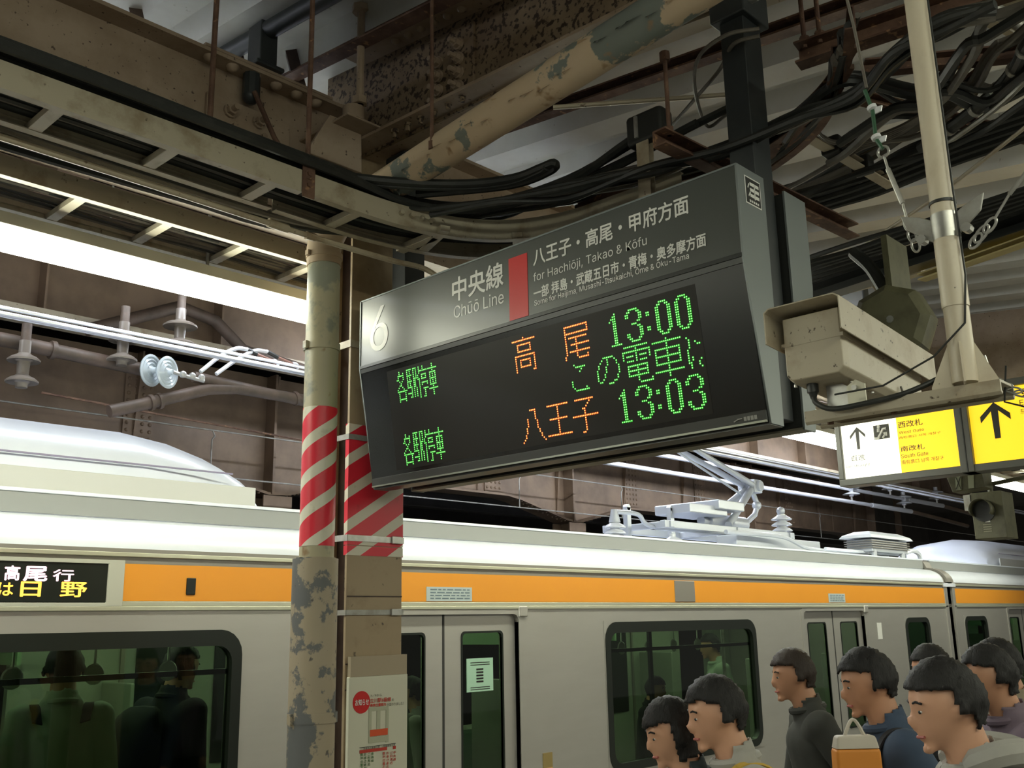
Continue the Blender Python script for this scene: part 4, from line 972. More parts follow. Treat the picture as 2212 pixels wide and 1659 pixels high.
for k in range(2):
    c = c0+axd*(k*.085)+Vector((.045*k, 0, -.01*k))
    B().lathe([(.02, -.02), (.045, -.015), (.108, -.004), (.112, .006), (.095, .010), (.085, .002), (.072, .012), (.062, .003), (.048, .014), (.036, .005), (.022, .02), (.02, .05)], c, axd, 28).build('disc', GD, t)
e0 = c0+axd*.13+Vector((.05, 0, -.01)); b = B(); b.tube([e0, e0+Vector((.10, -.02, -.02)), e0+Vector((.22, -.02, -.03))], .014, 8)
for k in range(3): b.sph(e0+Vector((.06+.07*k, -.02, -.01)), .026, 8, 5)
b.build('fittings', STEEL, t)
t = thing('catenary_bracket', 'brown tubular arm carrying the contact wires at left', 'bracket arm', (3.6, 6.3, 1.6))
B().tube([(2.82, 6.3, 1.40), (3.1, 6.3, 1.50), (3.52, 6.3, 1.66), (3.75, 6.3, 1.70), (4.5, 6.3, 1.70)], .042, 14).build('stay_tube', ARMM, t)
B().tube([(3.40, 6.3, 1.73), (5.0, 6.3, 1.66)], .040, 14).build('main_tube', ARMM, t)
for x, z in ((3.1, 1.50), (3.16, 1.52), (4.25, 1.70), (4.4, 1.69)): B().cyl((x-.012, 6.3, z-.004), (x+.012, 6.3, z+.004), .055, 14).build('clamp', ARMM, t)
t = thing('catenary_bracket', 'brown horizontal tube with clamps at the far left', 'bracket arm', (2, 6.4, 1.75))
B().tube([(-4, 6.4, 1.80), (2.2, 6.4, 1.78), (3.2, 6.4, 1.74)], .045, 12).build('main_tube', ARMM, t); B().cyl((2.45, 6.4, 1.77), (2.48, 6.4, 1.77), .06, 12).build('clamp', ARMM, t)
t = thing('catenary_bracket', 'grey bent tube above the big insulator, near the lamp end', 'bracket arm', (4.4, 8.0, 2.7))
B().tube([(3.3, 7.9, 2.40), (4.1, 7.9, 2.78), (4.45, 7.9, 2.72), (4.75, 7.9, 2.50), (5.9, 7.9, 2.38)], .055, 12).build('tube', ARMM, t)
B().cyl((4.1, 7.9, 2.78), (4.1, 8.2, 2.78), .03, 10).build('wall_stub', ARMM, t)
for k, (x, dx) in enumerate(((3.62, 0), (3.86, .0))):
    t = thing('jumper_tube', ['left white hooked jumper tube by the glass discs', 'right white hooked jumper tube, nearer the drainpipe'][k], 'tube', (x, 6.2, 1.8))
    P = [at(px, py, 'Y', 6.2) for px, py in (((433, 803), (475, 770), (510, 753), (535, 755)) if k == 0 else ((467, 808), (510, 778), (550, 758), (578, 760)))]
    B().tube(spline(P, 5), .015, 8).build('sleeve', CERAM, t)
    Q = [at(px, py, 'Y', 6.2) for px, py in (((535, 755), (555, 765), (590, 780), (600, 790)) if k == 0 else ((578, 760), (600, 772), (632, 786), (645, 796)))]
    B().tube(Q, .011, 8).build('rod', mat('copper_rod', (.30, .16, .12), .5), t)
    B().cyl(Q[0], Q[1], .016, 8).build('collar', BLACK, t)
    B().tube(spline([Q[2], (Vector(Q[2])+Vector(Q[3]))/2+Vector((0, 0, .015)), Q[3]], 4), .016, 8).build('hook', CERAM, t)
o = B().tube([at(90, 848, 'Y', 6.9), at(360, 898, 'Y', 6.9), at(660, 952, 'Y', 6.9)], .008, 6).build('stay_wire', RUST); tag(o, 'thin rusty wire in front of the far girder at left', 'wire')

# ================================================================== CAMERA HOUSING ON ITS POLE
PLX, PLY = 2.01, .672
t = thing('mounting_pole', 'cream steel pole at upper right carrying the security camera', 'pole', (PLX, PLY, .44))
B().cyl((PLX, PLY, .445), (PLX, PLY, dz(PLY)-.01), .0243, 28).build('pole', POLEM, t)
B().cyl((PLX, PLY, .60), (PLX, PLY, .745), .0262, 28).build('lower_sleeve', POLEM, t)
B().cyl((PLX, PLY, .745), (PLX, PLY, .800), .0268, 28).build('steel_sleeve', STEEL, t)
B().cyl((PLX, PLY, .822), (PLX, PLY, .828), .0266, 28).build('cable_tie', BLACK, t)
b = B()
for a in (20, 110, 200, 290):
    d = Vector((math.cos(math.radians(a)), math.sin(math.radians(a)), 0)); c = Vector((PLX, PLY, .436))
    b.slab([c+d*.022, c+d*.062, c+d*.062+Vector((0, 0, .006)), c+d*.024+Vector((0, 0, .09))], d.cross(Vector((0, 0, 1)))*.004)
b.build('gusset', POLEM, t)
b = B(); b.prof([(-.040, 0), (.040, 0), (.040, -.024), (.034, -.030), (.028, -.024), (.034, -.020), (.034, -.006), (-.034, -.006), (-.034, -.020), (-.028, -.024), (-.034, -.030), (-.040, -.024)], (PLX+.012, 1.005, .436), (PLX+.012, .60, .436)); b.build('base_channel', CCTVM, t, bevel=.001)
b = B()
for y in (.96, .82): b.cyl((PLX, y, .432), (PLX, y, .405), .007, 6); b.cyl((PLX, y, .425), (PLX, y, .418), .010, 6)
b.build('base_bolt', RUST, t)
b = B(); b.tube([(PLX-.012, PLY-.027, 2.0), (PLX-.013, PLY-.028, .85), (PLX-.011, PLY-.030, .66), (PLX-.02, PLY-.02, .56), (PLX-.04, PLY+.04, .50), (PLX-.06, PLY+.14, .455), (PLX-.07, PLY+.24, .452)], .0022, 6); b.build('thin_cable', BLACK, t)
b = B()
for s, px in ((1, 0), (-1, 1)):
    d = Vector((0, s, 0)); c = Vector((PLX-.012, PLY, .775))
    b.slab([c+d*.02+Vector((0, 0, -.035)), c+d*.075+Vector((0, 0, .01)), c+d*.085+Vector((0, 0, .045)), c+d*.045+Vector((0, 0, .03)), c+d*.02+Vector((0, 0, .015))], (.006, 0, 0))
b.build('brace_plate', GALV, t, bevel=.002)
b = B()
for s in (1, -1): b.cyl((PLX-.02, PLY+s*.045, .755), (PLX+.0, PLY+s*.045, .755), .010, 8)
b.build('brace_bolt', STEEL, t)

t = thing('security_camera', 'cream security camera housing with speckled sunshield, seen from below', 'camera', (2.1, .95, .55))
CX0, CX1, CY0, CY1 = 1.935, 2.33, .880, 1.018
def tilt(p): x, y, z = p; return (x, y, z-(x-1.9)*.085)
def loft(secs):
    b = B(); n = len(secs[0]); vs = [tilt(p) for s_ in secs for p in s_]
    fs = [(i*n+k, i*n+(k+1) % n, (i+1)*n+(k+1) % n, (i+1)*n+k) for i in range(len(secs)-1) for k in range(n)]
    fs += [tuple(range(n))[::-1], tuple(range((len(secs)-1)*n, len(secs)*n))]
    b._add(vs, fs); return b
def sec(x, y0, y1, z0, z1, c): return [(x, y0+c, z0), (x, y1-c, z0), (x, y1, z0+c), (x, y1, z1), (x, y0, z1), (x, y0, z0+c)]
loft([sec(CX0, CY0+.004, CY1-.004, .500, .640, .012), sec(CX0+.02, CY0, CY1, .496, .640, .014), sec(CX1, CY0, CY1, .500, .640, .014), sec(CX1+.015, CY0+.01, CY1-.01, .51, .63, .012)]).build('body', CCTVM, t, bevel=.003, smooth=False)
loft([[(x, CY0-.002, .576), (x, CY1+.002, .576), (x, CY1+.002, .584), (x, CY0-.002, .584)] for x in (CX0-.001, CX1+.003)]).build('lid_seam', CCTVM, t, smooth=False)
SY0, SY1 = .862, 1.037
def sh(x, dz_=0): return [(x, SY0, .577+dz_), (x, SY0, .648+dz_), (x, SY0+.012, .656+dz_), (x, SY1-.012, .656+dz_), (x, SY1, .648+dz_), (x, SY1, .577+dz_), (x, SY1-.003, .577+dz_), (x, SY1-.003, .646+dz_), (x, SY1-.013, .653+dz_), (x, SY0+.013, .653+dz_), (x, SY0+.003, .646+dz_), (x, SY0+.003, .577+dz_)]
s0 = sh(1.895); s0[0] = (1.903, SY0, .583); s0[11] = (1.903, SY0+.003, .583)
loft([sh(1.895), sh(2.385)]).build('sunshield', CCTVM, t, smooth=False, bevel=.0008)
b = B(); g0 = Vector(tilt((1.972, .975, .500))); b.cyl(g0, g0+Vector((0, 0, -.022)), .0125, 14); b.cyl(g0+Vector((0, 0, -.022)), g0+Vector((0, 0, -.036)), .010, 12, .006); b.build('cable_gland', BLACK, t)
B().tube(spline([g0+Vector((0, 0, -.03)), (1.965, .965, .445), (1.965, .93, .428), (1.972, .86, .430), (1.985, .78, .440), (2.02, .71, .470)], 6), .0058, 10).build('cable', BLACK, t)
b = B(); b.slab([(2.00, .955, .436), (2.00, .895, .436), (2.00, .895, .468), (2.00, .925, .49), (2.00, .955, .492)], (.003, 0, 0)); b.slab([(2.00, .955, .436), (2.06, .955, .436), (2.06, .955, .49), (2.00, .955, .492)], (0, .003, 0)); b.build('tilt_bracket', STEEL, t)
b = B(); b.slab([(1.985, .905, .437), (1.985, .865, .437), (1.985, .865, .475), (1.985, .885, .487), (1.985, .905, .475)], (.003, 0, 0)); b.build('tilt_bracket', mat('bare_plate', (.62, .60, .48), .4, .3), t)
b = B()
for x in (2.0, 2.10, 2.20): b.cyl(tilt((x, CY0+.02, .500)), tilt((x, CY0+.02, .494)), .004, 8)
b.cyl(tilt((1.965, 1.01, .500)), tilt((1.965, 1.01, .494)), .004, 8); b.cyl((1.985, .885, .468), (1.975, .885, .468), .006, 8)
b.build('screws', STEEL, t)
b = B()
for k in range(3): b.tube(spline([tilt((2.20, CY0-.004, .53)), tilt((2.205, CY0-.008-.002*k, .49)), (2.20-.01*k, CY0+.00, .452), (2.19-.01*k, CY0+.01, .445)], 4), .0022, 6)
b.build('wire_loops', GREYC, t)
# dark device behind the camera
t = thing('ceiling_speaker', 'dark grey octagonal speaker housing behind the security camera', 'speaker', (3.2, 1.1, .9))
c = Vector(at(1935, 700, 'X', 3.1)); b = B(); b.lathe([(.001, -.01), (.10, -.005), (.125, .02), (.13, .10), (.11, .17), (.001, .18)], c+Vector((-.06, .0, 0)), (1, .15, 0), 8); b.build('housing', OLIVE, t, ang=20)
B().cyl(c+Vector((-.07, -.01, 0)), c+Vector((-.062, -.01, 0)), .012, 10).build('screw', STEEL, t)
B().tube(spline([c+Vector((.05, .03, .10)), c+Vector((.05, .08, .22)), c+Vector((.06, .14, .30))], 5), .022, 10).build('duct', BLACK, t)
B().box(c.x-.02, c.x+.14, c.y-.01, c.y+.01, c.z+.11, c.z+.30).build('hanger', OLIVE, t)
# cream bracket under the dark conduits
t = thing('roof_bracket', 'cream rust-stained bracket plates above the security camera', 'bracket', (4.5, 1.6, 1.4))
Xb = 4.3
b = B(); P = [at(px, py, 'X', Xb) for px, py in ((1752, 640), (1865, 605), (1880, 620), (1800, 640), (1765, 652))]; b.slab(P, (.02, 0, 0))
P = [at(px, py, 'X', Xb) for px, py in ((1868, 592), (1950, 573), (1946, 600), (1928, 648), (1905, 650), (1878, 612))]; b.slab(P, (.02, 0, 0))
P = [at(px, py, 'X', Xb) for px, py in ((1950, 585), (1990, 572), (1990, 588), (1950, 600))]; b.slab(P, (.05, 0, 0)); b.build('plates', CREAM, t, bevel=.004)
B().cyl(at(1778, 618, 'X', Xb-.005), at(1778, 618, 'X', Xb-.02), .018, 10).build('bolt', RUST, t)

def chain_run(label, P, name='brace_chain', parts_=None):
    t = thing(name, label, 'chain', P[0]); return t
t = thing('brace_chain', 'green and steel chain brace left of the cream pole', 'chain', (2.01, .8, 1.2))
def cx(px, py): return Vector(at(px, py, 'X', 2.01))
B().tube([cx(1815, -60), cx(1845, 60), cx(1872, 190)], .0035, 6).build('wire', GREYC, t)
GREENP = mat('green_turnbuckle', (.03, .10, .05), .4)
B().tube([cx(1868, 195), cx(1885, 240), cx(1892, 300), cx(1907, 322)], .0045, 8).build('green_rod', GREENP, t)
b = B()
for c in (cx(1884, 233), cx(1893, 297)):
    b.lathe([(.004, -.006), (.011, -.004), (.011, .004), (.004, .006)], c, (0, .3, 1), 10); b.slab([c+Vector((0, -.0, 0)), c+Vector((0, -.022, -.002)), c+Vector((0, -.018, -.014)), c+Vector((0, -.004, -.016))], (.004, 0, 0))
b.build('white_ties', CERAM, t)
def link(c, d, L_, r=.0028, w_=.009):
    d = Vector(d).normalized(); sd = d.cross(Vector((1, 0, 0))).normalized(); pts = []
    for k in range(17):
        a = 2*math.pi*k/16; pts.append(Vector(c)+d*math.cos(a)*L_/2+sd*math.sin(a)*w_)
    return B().tube(pts, r, 6)
dl = cx(1910, 335)-cx(1950, 470)
link(cx(1908, 328), dl, .026, .003, .012).build('ring', STEEL, t)
B().tube([cx(1910, 338), cx(1918, 365)], .003, 8).build('turnbuckle', STEEL, t); B().tube([cx(1918, 365), cx(1950, 440)], .0055, 10).build('turnbuckle', STEEL, t); B().tube([cx(1950, 440), cx(1960, 478)], .003, 8).build('turnbuckle', STEEL, t)
for a in ((1962, 485), (1970, 508), (1978, 530)): link(cx(*a), dl, .030, .0026, .008).build('link', STEEL, t)
t = thing('brace_chain', 'bright steel turnbuckle brace right of the cream pole', 'chain', (2.01, .6, 1.0))
dr = cx(2212, 380)-cx(2100, 540)
B().tube([cx(2280, 290), cx(2180, 420)], .0045, 8).build('turnbuckle', STEEL, t); B().tube([cx(2180, 420), cx(2150, 470)], .0028, 8).build('turnbuckle', STEEL, t)
for a, L_ in (((2138, 487), .034), ((2120, 505), .040), ((2108, 520), .034)): link(cx(*a), dr, L_, .003, .009).build('link', STEEL, t)
t = thing('safety_wire', 'thin black safety wire with shackles running right from the pole foot', 'wire', (PLX, .5, .48))
B().tube([(PLX+.02, .60, .47), at(2170, 868, 'X', 2.05), at(2260, 890, 'X', 2.05)], .002, 6).build('wire', BLACK, t)
for a in ((2150, 823), (2170, 833), (2190, 843), (2208, 850)): link(Vector(at(*a, 'X', 2.05)), (0, -1, -.3), .03, .002, .006).build('link', STEEL, t)
B().tube([(PLX+.03, .64, .50), at(2145, 821, 'X', 2.05)], .003, 6).build('wire', STEEL, t)

# ================================================================== YELLOW GUIDE SIGN
XS = 7.0
ys_ = thing('guide_sign', 'backlit yellow and white gate sign hanging from a dark frame, escalator mark on it', 'sign', (XS, 2.3, 1.0))
FRM = mat('guide_sign_frame', (.10, .10, .085), .4)
def sx(px, py, X=XS): return at(px, py, 'X', X)
ZB, ZTP = .985, 1.475
B().box(XS-.02, XS+.14, 1.20, 3.31, ZB-.05, ZB).build('bottom_frame', FRM, ys_, bevel=.005)
B().box(XS-.02, XS+.14, 1.20, 3.31, ZTP, ZTP+.05).build('top_frame', FRM, ys_, bevel=.005)
B().box(XS-.02, XS+.14, 3.27, 3.31, ZB, ZTP).build('end_frame', FRM, ys_, bevel=.005)
B().box(XS-.03, XS+.14, 2.345, 2.435, ZB-.05, ZTP+.05).build('mullion', FRM, ys_, bevel=.005)
B().box(XS-.035, XS-.03, 2.385, 2.392, ZB-.05, ZTP+.05).build('mullion_seam', BLACK, ys_)
B().box(XS+.04, XS+.14, 1.2, 3.27, ZB, ZTP).build('back_box', FRM, ys_)
ysplit = sx(1940, 950)[1]
B().box(XS, XS+.01, ysplit, 3.268, ZB+.002, ZTP-.002).build('white_panel', WHITEL, ys_, smooth=False)
B().box(XS, XS+.01, 2.437, ysplit, ZB+.002, ZTP-.002).build('yellow_panel', YELLOWL, ys_, smooth=False)
B().box(XS, XS+.01, 1.2, 2.343, ZB+.002, ZTP-.002).build('yellow_panel', YELLOWL, ys_, smooth=False)
SI = mat('sign_black_print', (.02, .018, .01), .4)
def stxt(s, l, b_, r, t_, m=SI, **k):
    return lettering(s, Vector((XS-.002, 0, 0)), RR, HU, -sx(*l)[1], -sx(*r)[1], sx(*b_)[2], sx(*t_)[2], m, ys_, **k)
def arrow(px0, px1, ptop, pbot, head, th):
    l = sx(*px0); r = sx(*px1); tp = sx(*ptop); bt = sx(*pbot)
    c = (l[1]+r[1])/2; hw = abs(l[1]-r[1])/2; zt = tp[2]; zb = bt[2]; hh = (zt-zb)*head; w_ = hw*th
    x = XS-.004
    P = [(0, zt), (hw, zt-hh+w_*.55), (hw, zt-hh-w_*.9), (w_*.75, zt-w_*1.9), (w_*.6, zb), (-w_*.6, zb), (-w_*.75, zt-w_*1.9), (-hw, zt-hh-w_*.9), (-hw, zt-hh+w_*.55)]
    B().slab([(x, c-a, z) for a, z in P], (.002, 0, 0)).build('arrow', SI, ys_, smooth=False)
arrow((1836, 940), (1868, 930), (1849, 923), (1852, 971), .42, .30)
arrow((2118, 905), (2184, 905), (2147, 869), (2156, 947), .42, .32)
a = sx(1886, 919); c = sx(1923, 947)
B().box(XS-.003, XS-.001, c[1], a[1], c[2]+.004, a[2]-.004).build('escalator_mark', SI, ys_, smooth=False)
b = B()
yc = (a[1]+c[1])/2; zc = (a[2]+c[2])/2; wd = abs(a[1]-c[1])/2
b.tube([(XS-.004, yc+wd*.9, zc-wd*.72), (XS-.004, yc+wd*.45, zc-wd*.72), (XS-.004, yc-wd*.25, zc+wd*.35), (XS-.004, yc-wd*.65, zc+wd*.35)], .010, 6)
b.tube([(XS-.004, yc+wd*.35, zc+.0), (XS-.004, yc+wd*.30, zc+wd*.45)], .012, 6); b.sph((XS-.004, yc+wd*.30, zc+wd*.68), .013, 8, 6, (.3, 1, 1))
b.tube([(XS-.004, yc-wd*.1, zc-wd*.8), (XS-.004, yc-wd*.6, zc-wd*.2)], .007, 6); b.tube([(XS-.004, yc-wd*.25, zc-wd*.22), (XS-.004, yc-wd*.65, zc-wd*.18), (XS-.004, yc-wd*.62, zc-wd*.6)], .007, 6)
b.build('escalator_pictogram', WHITE, ys_)
stxt('直進', (1838, 990), (1840, 997), (1869, 985), (1865, 981)); stxt('Go straight', (1829, 1010), (1840, 1012), (1880, 1003), (1835, 1005), inter=True)
stxt('西改札', (1940, 918), (1945, 925), (1992, 905), (1988, 904), bold=.01); stxt('West Gate', (1942, 935), (1945, 938), (1996, 925), (1990, 925), inter=True)
stxt('西检票口 서쪽 개찰구', (1942, 945), (1950, 948), (2032, 932), (2030, 931))
stxt('南改札', (1946, 970), (1950, 976), (1997, 962), (1995, 958), bold=.01); stxt('South Gate', (1947, 985), (1950, 990), (2005, 975), (2000, 975), inter=True)
stxt('南剪票口 남쪽 개찰구', (1948, 998), (1955, 1003), (2038, 985), (2035, 984))
stxt('東改札', (2204, 850), (2210, 858), (2290, 840), (2280, 826), bold=.01); stxt('East Gate', (2203, 873), (2205, 876), (2285, 860), (2205, 864), base=True, inter=True)
stxt('东检票口 동쪽 개찰구', (2204, 890), (2207, 895), (2320, 878), (2310, 868))
for y in (3.0, 2.39, 1.5):
    B().cyl((XS+.06, y, ZTP+.05), (XS+.06, y, dz(y)-.01), .024, 12).build('hanger_rod', FRM, ys_)

# ================================================================== DEPARTURE SIGNAL BOX AND X LAMP
t = thing('signal_lamp', 'olive signal box with hooded round lens hanging under the guide sign', 'signal', (8.0, 2.5, .7))
c = Vector(at(2135, 1095, 'X', 8.0))
y0_, y1_, z0_, z1_ = at(2188, 1110, 'X', 8.0)[1]+.06, at(2100, 1110, 'X', 8.0)[1], at(2140, 1163, 'X', 8.0)[2], at(2135, 1062, 'X', 8.0)[2]
B().box(8.0, 8.25, y0_, y1_, z0_, z1_).build('case', OLIVE, t, bevel=.006)
yc = y1_-.09
B().cyl((7.99, yc, z1_-.14), (8.0, yc, z1_-.14), .065, 24).build('lens', mat('frosted_lens', (.62, .66, .60), .2), t)
b = B(); n = 14; vs = []
for k in range(n+1):
    a = math.radians(-30+240*k/n); r_ = .082
    vs += [(8.0, yc+math.cos(a)*r_, z1_-.14+math.sin(a)*r_), (7.90, yc+math.cos(a)*r_, z1_-.135+math.sin(a)*r_)]
b._add(vs, [(2*k, 2*k+1, 2*k+3, 2*k+2) for k in range(n)]); o = b.build('hood', OLIVE, t); m_ = o.modifiers.new('s', 'SOLIDIFY'); m_.thickness = .004
b = B(); b.lathe([(.066, 0), (.084, 0), (.084, .012), (.066, .012)], (8.0, yc, z1_-.14), (-1, 0, 0), 24); b.build('lens_ring', BLACK, t)
b = B()
for k in range(4): b.box(7.997, 8.0, yc-.04, yc+.02, z0_+.05+k*.017, z0_+.057+k*.017)
b.build('vent_slots', mat('slot_pale', (.28, .27, .18), .5), t)
B().box(7.996, 8.0, yc-.035, yc+.0, z0_+.122, z0_+.142).build('number_plate', WHITE, t)
B().box(7.995, 8.02, y1_, y1_+.05, z1_-.13, z1_-.01).build('side_bracket', GALV, t)
B().cyl((8.12, (y0_+y1_)/2, z1_), (8.12, (y0_+y1_)/2, 1.70), .02, 10).build('hanger', OLIVE, t)
t = thing('indicator_box', 'small olive indicator with an X pane and a blank pane above the signal lamp', 'signal', (7.6, 2.6, .9))
Xi = 7.6; P = [at(px, py, 'X', Xi) for px, py in ((2041, 1022), (2120, 1018), (2128, 1052), (2058, 1064))]
B().slab(P, (.18, 0, 0)).build('case', OLIVE, t, bevel=.004)
for k, (px, py) in enumerate(((2063, 1028), (2090, 1024))):
    q = [at(a, c_, 'X', Xi-.004) for a, c_ in ((px, py), (px+13, py-1), (px+14, py+30), (px+2, py+31))]
    pn = B().slab(q, (.003, 0, 0)).build('pane', mat('indicator_pane', (.38, .40, .28), .3), t)
    if k == 0:
        b = B(); b.bar(at(px+1, py+2, 'X', Xi-.006), at(px+13, py+29, 'X', Xi-.006), .005, .003); b.bar(at(px+12, py+1, 'X', Xi-.006), at(px+2, py+29, 'X', Xi-.006), .005, .003); b.build('cross_bars', BLACK, pn)
B().cyl(at(2085, 1020, 'X', Xi+.09), at(2085, 700, 'X', Xi+.09), .018, 10).build('hanger', OLIVE, t)
B().tube([at(2120, 1050, 'X', 7.8), at(2220, 1030, 'X', 7.8)], .016, 8).build('side_pipe', OLIVE, t)

# ================================================================== CLUTTER UNDER THE ROOF, RIGHT
def pz(P, z):
    Q = [Vector(at(px, py, 'Z', z)) for px, py in P]
    if P[-1][0] > 2200 and P[-1][0] >= P[0][0]:                # what leaves the picture runs on beyond it
        e = Q[-1]+(Q[-1]-Q[-2]).normalized()*.8
        Q = Q[:-1]+[e] if len(Q) == 2 else Q+[e]
    elif P[0][0] > 2200: Q = [Q[0]+(Q[0]-Q[1]).normalized()*.8]+Q
    return Q
t = thing('channel_bar', 'rusty channel behind the board passing from its top edge to the right', 'channel', (3, 1.58, 1.45))
p, q = (2.37, 1.60, 1.45), (3.55, 1.53, 1.45); B().prof(chan(.05, .055, .006), p, q).build('channel', RUST, t)
rod(0, 1.47, 2.42, 1.595, 1.76, .007, 'short rusty rod holding the rusty channel end left of the post')
t = thing('channel_bar', 'big rust brown channel hung on two rods at upper right', 'channel', (2.87, 1, 1.8))
p = Vector(at(1722, 122, 'Z', 1.78)); q = Vector(at(2120, -12, 'Z', 1.78)); d = (q-p)
B().prof(chan(.06, .075, .007), p, q+d*.6).build('channel', RUST, t)
for a in (.05, .14): c = p+d*a; B().cyl((c.x, c.y, 1.80), (c.x, c.y, dz(c.y)), .008, 8).build('rod', RUST, t); B().cyl((c.x, c.y, 1.815), (c.x, c.y, 1.84), .016, 6).build('nut', RUST, t)
def hbar(P, z, w_, h_, m, lab, cat='angle iron', name='angle_iron', prof=None):
    p, q = pz(P, z); o = B().prof(prof or chan(w_, h_, .006), p, q).build(name, m); return tag(o, lab, cat)
hbar(((1868, 148), (2230, 112)), 1.72, .04, .05, RUST, 'brown double channel crossing behind the pole high at right')
hbar(((1862, 212), (2240, 302)), 1.66, .035, .04, RUST, 'rusty angle slanting down behind the pole to the right edge')
hbar(((1700, 262), (1925, 398)), 1.60, .04, .03, CREAM, 'cream slotted channel with black clamps left of the pole', name='slotted_channel', cat='channel')
for a in ((1800, 322), (1863, 362)):
    c = Vector(at(*a, 'Z', 1.60)); o = B().box(c.x-.03, c.x+.03, c.y-.035, c.y+.035, 1.575, 1.64).build('cable_clamp', BLACK, bevel=.008)
    tag(o, 'black clamp on the slotted channel, '+('upper one' if a[0] == 1800 else 'lower one'), 'clamp')
hbar(((2120, 0), (2240, 85)), 1.8, .04, .04, GALV, 'grey pipe at the top right corner', prof=[(math.cos(k*math.pi/6)*.022, math.sin(k*math.pi/6)*.022) for k in range(12)], name='grey_pipe', cat='pipe')
o = B().slab([at(px, py, 'Z', 1.86) for px, py in ((2105, -20), (2260, -20), (2260, 130), (2160, 70), (2092, 45))], (0, 0, .006)).build('roof_plate', CREAM); tag(o, 'cream plate in the top right corner', 'plate')
hbar(((1742, 640), (2260, 470)), 1.46, .09, .07, BDARK, 'dark conduit bundle plate crossing behind the pole sleeve', name='dark_duct', cat='duct')
hbar(((1990, 600), (2260, 505)), 1.40, .05, .03, mat('cream_yellow', (.50, .42, .20), .5), 'cream yellow bar under the dark duct right of the pole')
t = tag(B().tube(pz(((1690, 680), (1860, 535), (2030, 420), (2240, 255)), 1.52), .007, 8).build('brace_rod', CREAM), 'long thin cream rod slanting behind the pole', 'rod')
t = tag(B().tube(pz(((2020, 215), (2150, 120)), 1.70), .006, 6).build('brace_rod', RUST), 'short rusty rod slanting right of the pole top', 'rod')
t = tag(B().tube(pz(((1195, 232), (1640, 200)), 1.86), .009, 8).build('brace_rod', CREAM), 'thin cream rod crossing the roof left of the black post', 'rod')
# black mounting box on a slotted bar behind the board top
t = thing('junction_box', 'black rounded box on a slotted bar above the board', 'box', (2.62, 1.85, 1.6))
B().box(2.60, 2.68, 1.745, 1.895, 1.60, 1.715).build('box', BLACK, t, bevel=.015)
b = B(); b.box(2.592, 2.600, 1.84, 1.852, 1.62, 1.70); b.build('slot_bar', GALV, t)
B().prof(chan(.05, .03, .004), (2.62, 1.83, 1.62), (2.62, 1.83, 1.28), up=(1, 0, 0)).build('slotted_bar', CREAM, t)
# curved brown tray with its cables at right
t = thing('cable_tray', 'dark brown cable tray curving up between the black post and the cream pole', 'cable tray', (3.0, 1.6, 1.5))
P3 = spline(pz(((1250, 462), (1420, 412), (1560, 375), (1680, 315), (1780, 235), (1835, 150), (1850, 60)), 1.56), 6)
for s, off in ((1, .0), (-1, .20)):
    Q = [p+Vector((off*.72, off*.69, 0)) for p in P3]
    B().sweep(rail_prof(.07, s=s), Q).build('side_rail', RUST, t, ang=50)
for k in range(3, len(P3)-2, 3):
    p = P3[k]; B().bar(p+Vector((0, 0, .01)), p+Vector((.144, .138, .01)), .03, .015).build('rung', RUST, t)
G6 = 'black cables heaped over the curved brown tray'
for i in range(16):
    o_ = Vector((.72, .69, 0))*(.01+.013*i); zz = RS.uniform(.012, .06)
    pts = [p+o_+Vector((RS.uniform(-.008, .008), RS.uniform(-.008, .008), zz+RS.uniform(-.008, .010))) for p in P3[::4]]
    cable(pts, RS.uniform(.008, .017), BLACK if i % 4 else GREYC, 'black cable heaped on the curved brown tray', G6, 7, 4)
G7 = 'black cables drooping behind the top of the board'
for i in range(16):
    z = RS.uniform(1.42, 1.62); j = [RS.uniform(-22, 22) for _ in range(6)]
    P = ((640, 372+i*3), (800+j[0], 440+j[1]*.7), (930, 462+j[2]), (1080, 452+j[3]), (1230, 418+j[4]), (1400, 372+j[5]), (1560, 330+j[0]), (1720, 262+j[1]), (1850, 205+j[2]), (1930, 130+j[3]), (2030, 60+j[4]), (2150, 20+j[5]))
    cable(pz(P, z)[1 if i % 2 else 2:], RS.uniform(.007, .014), BLACK if i % 5 else GREYC, 'black cable drooping behind the board', G7, 7, 5)
cable(pz(((560, 330), (700, 372), (860, 392), (1010, 396), (1110, 384), (1170, 362), (1196, 352), (1190, 368), (1100, 400), (900, 420)), 1.56), .016, BLACK, 'thick black cable ending in a loop above the board', None, 8, 6)
cable(pz(((560, 345), (700, 385), (860, 402), (1000, 406), (1100, 396), (1165, 372), (1180, 362)), 1.55), .012, BLACK, 'second black cable under the looped one', None, 8, 6)
for i, P in enumerate((((1640, 62), (1570, 75), (1512, 120), (1500, 185), (1525, 270), (1560, 255), (1620, 200)), ((1640, 78), (1585, 95), (1555, 150), (1500, 215), (1440, 285)))):
    cable(pz(P, 1.74+.02*i), .0065, GREYC, ['grey cable looping out left of the black post', 'grey cable falling straight beside the looping one'][i], None, 7, 6)
G8 = 'coiled black cables between the pole and the right edge'
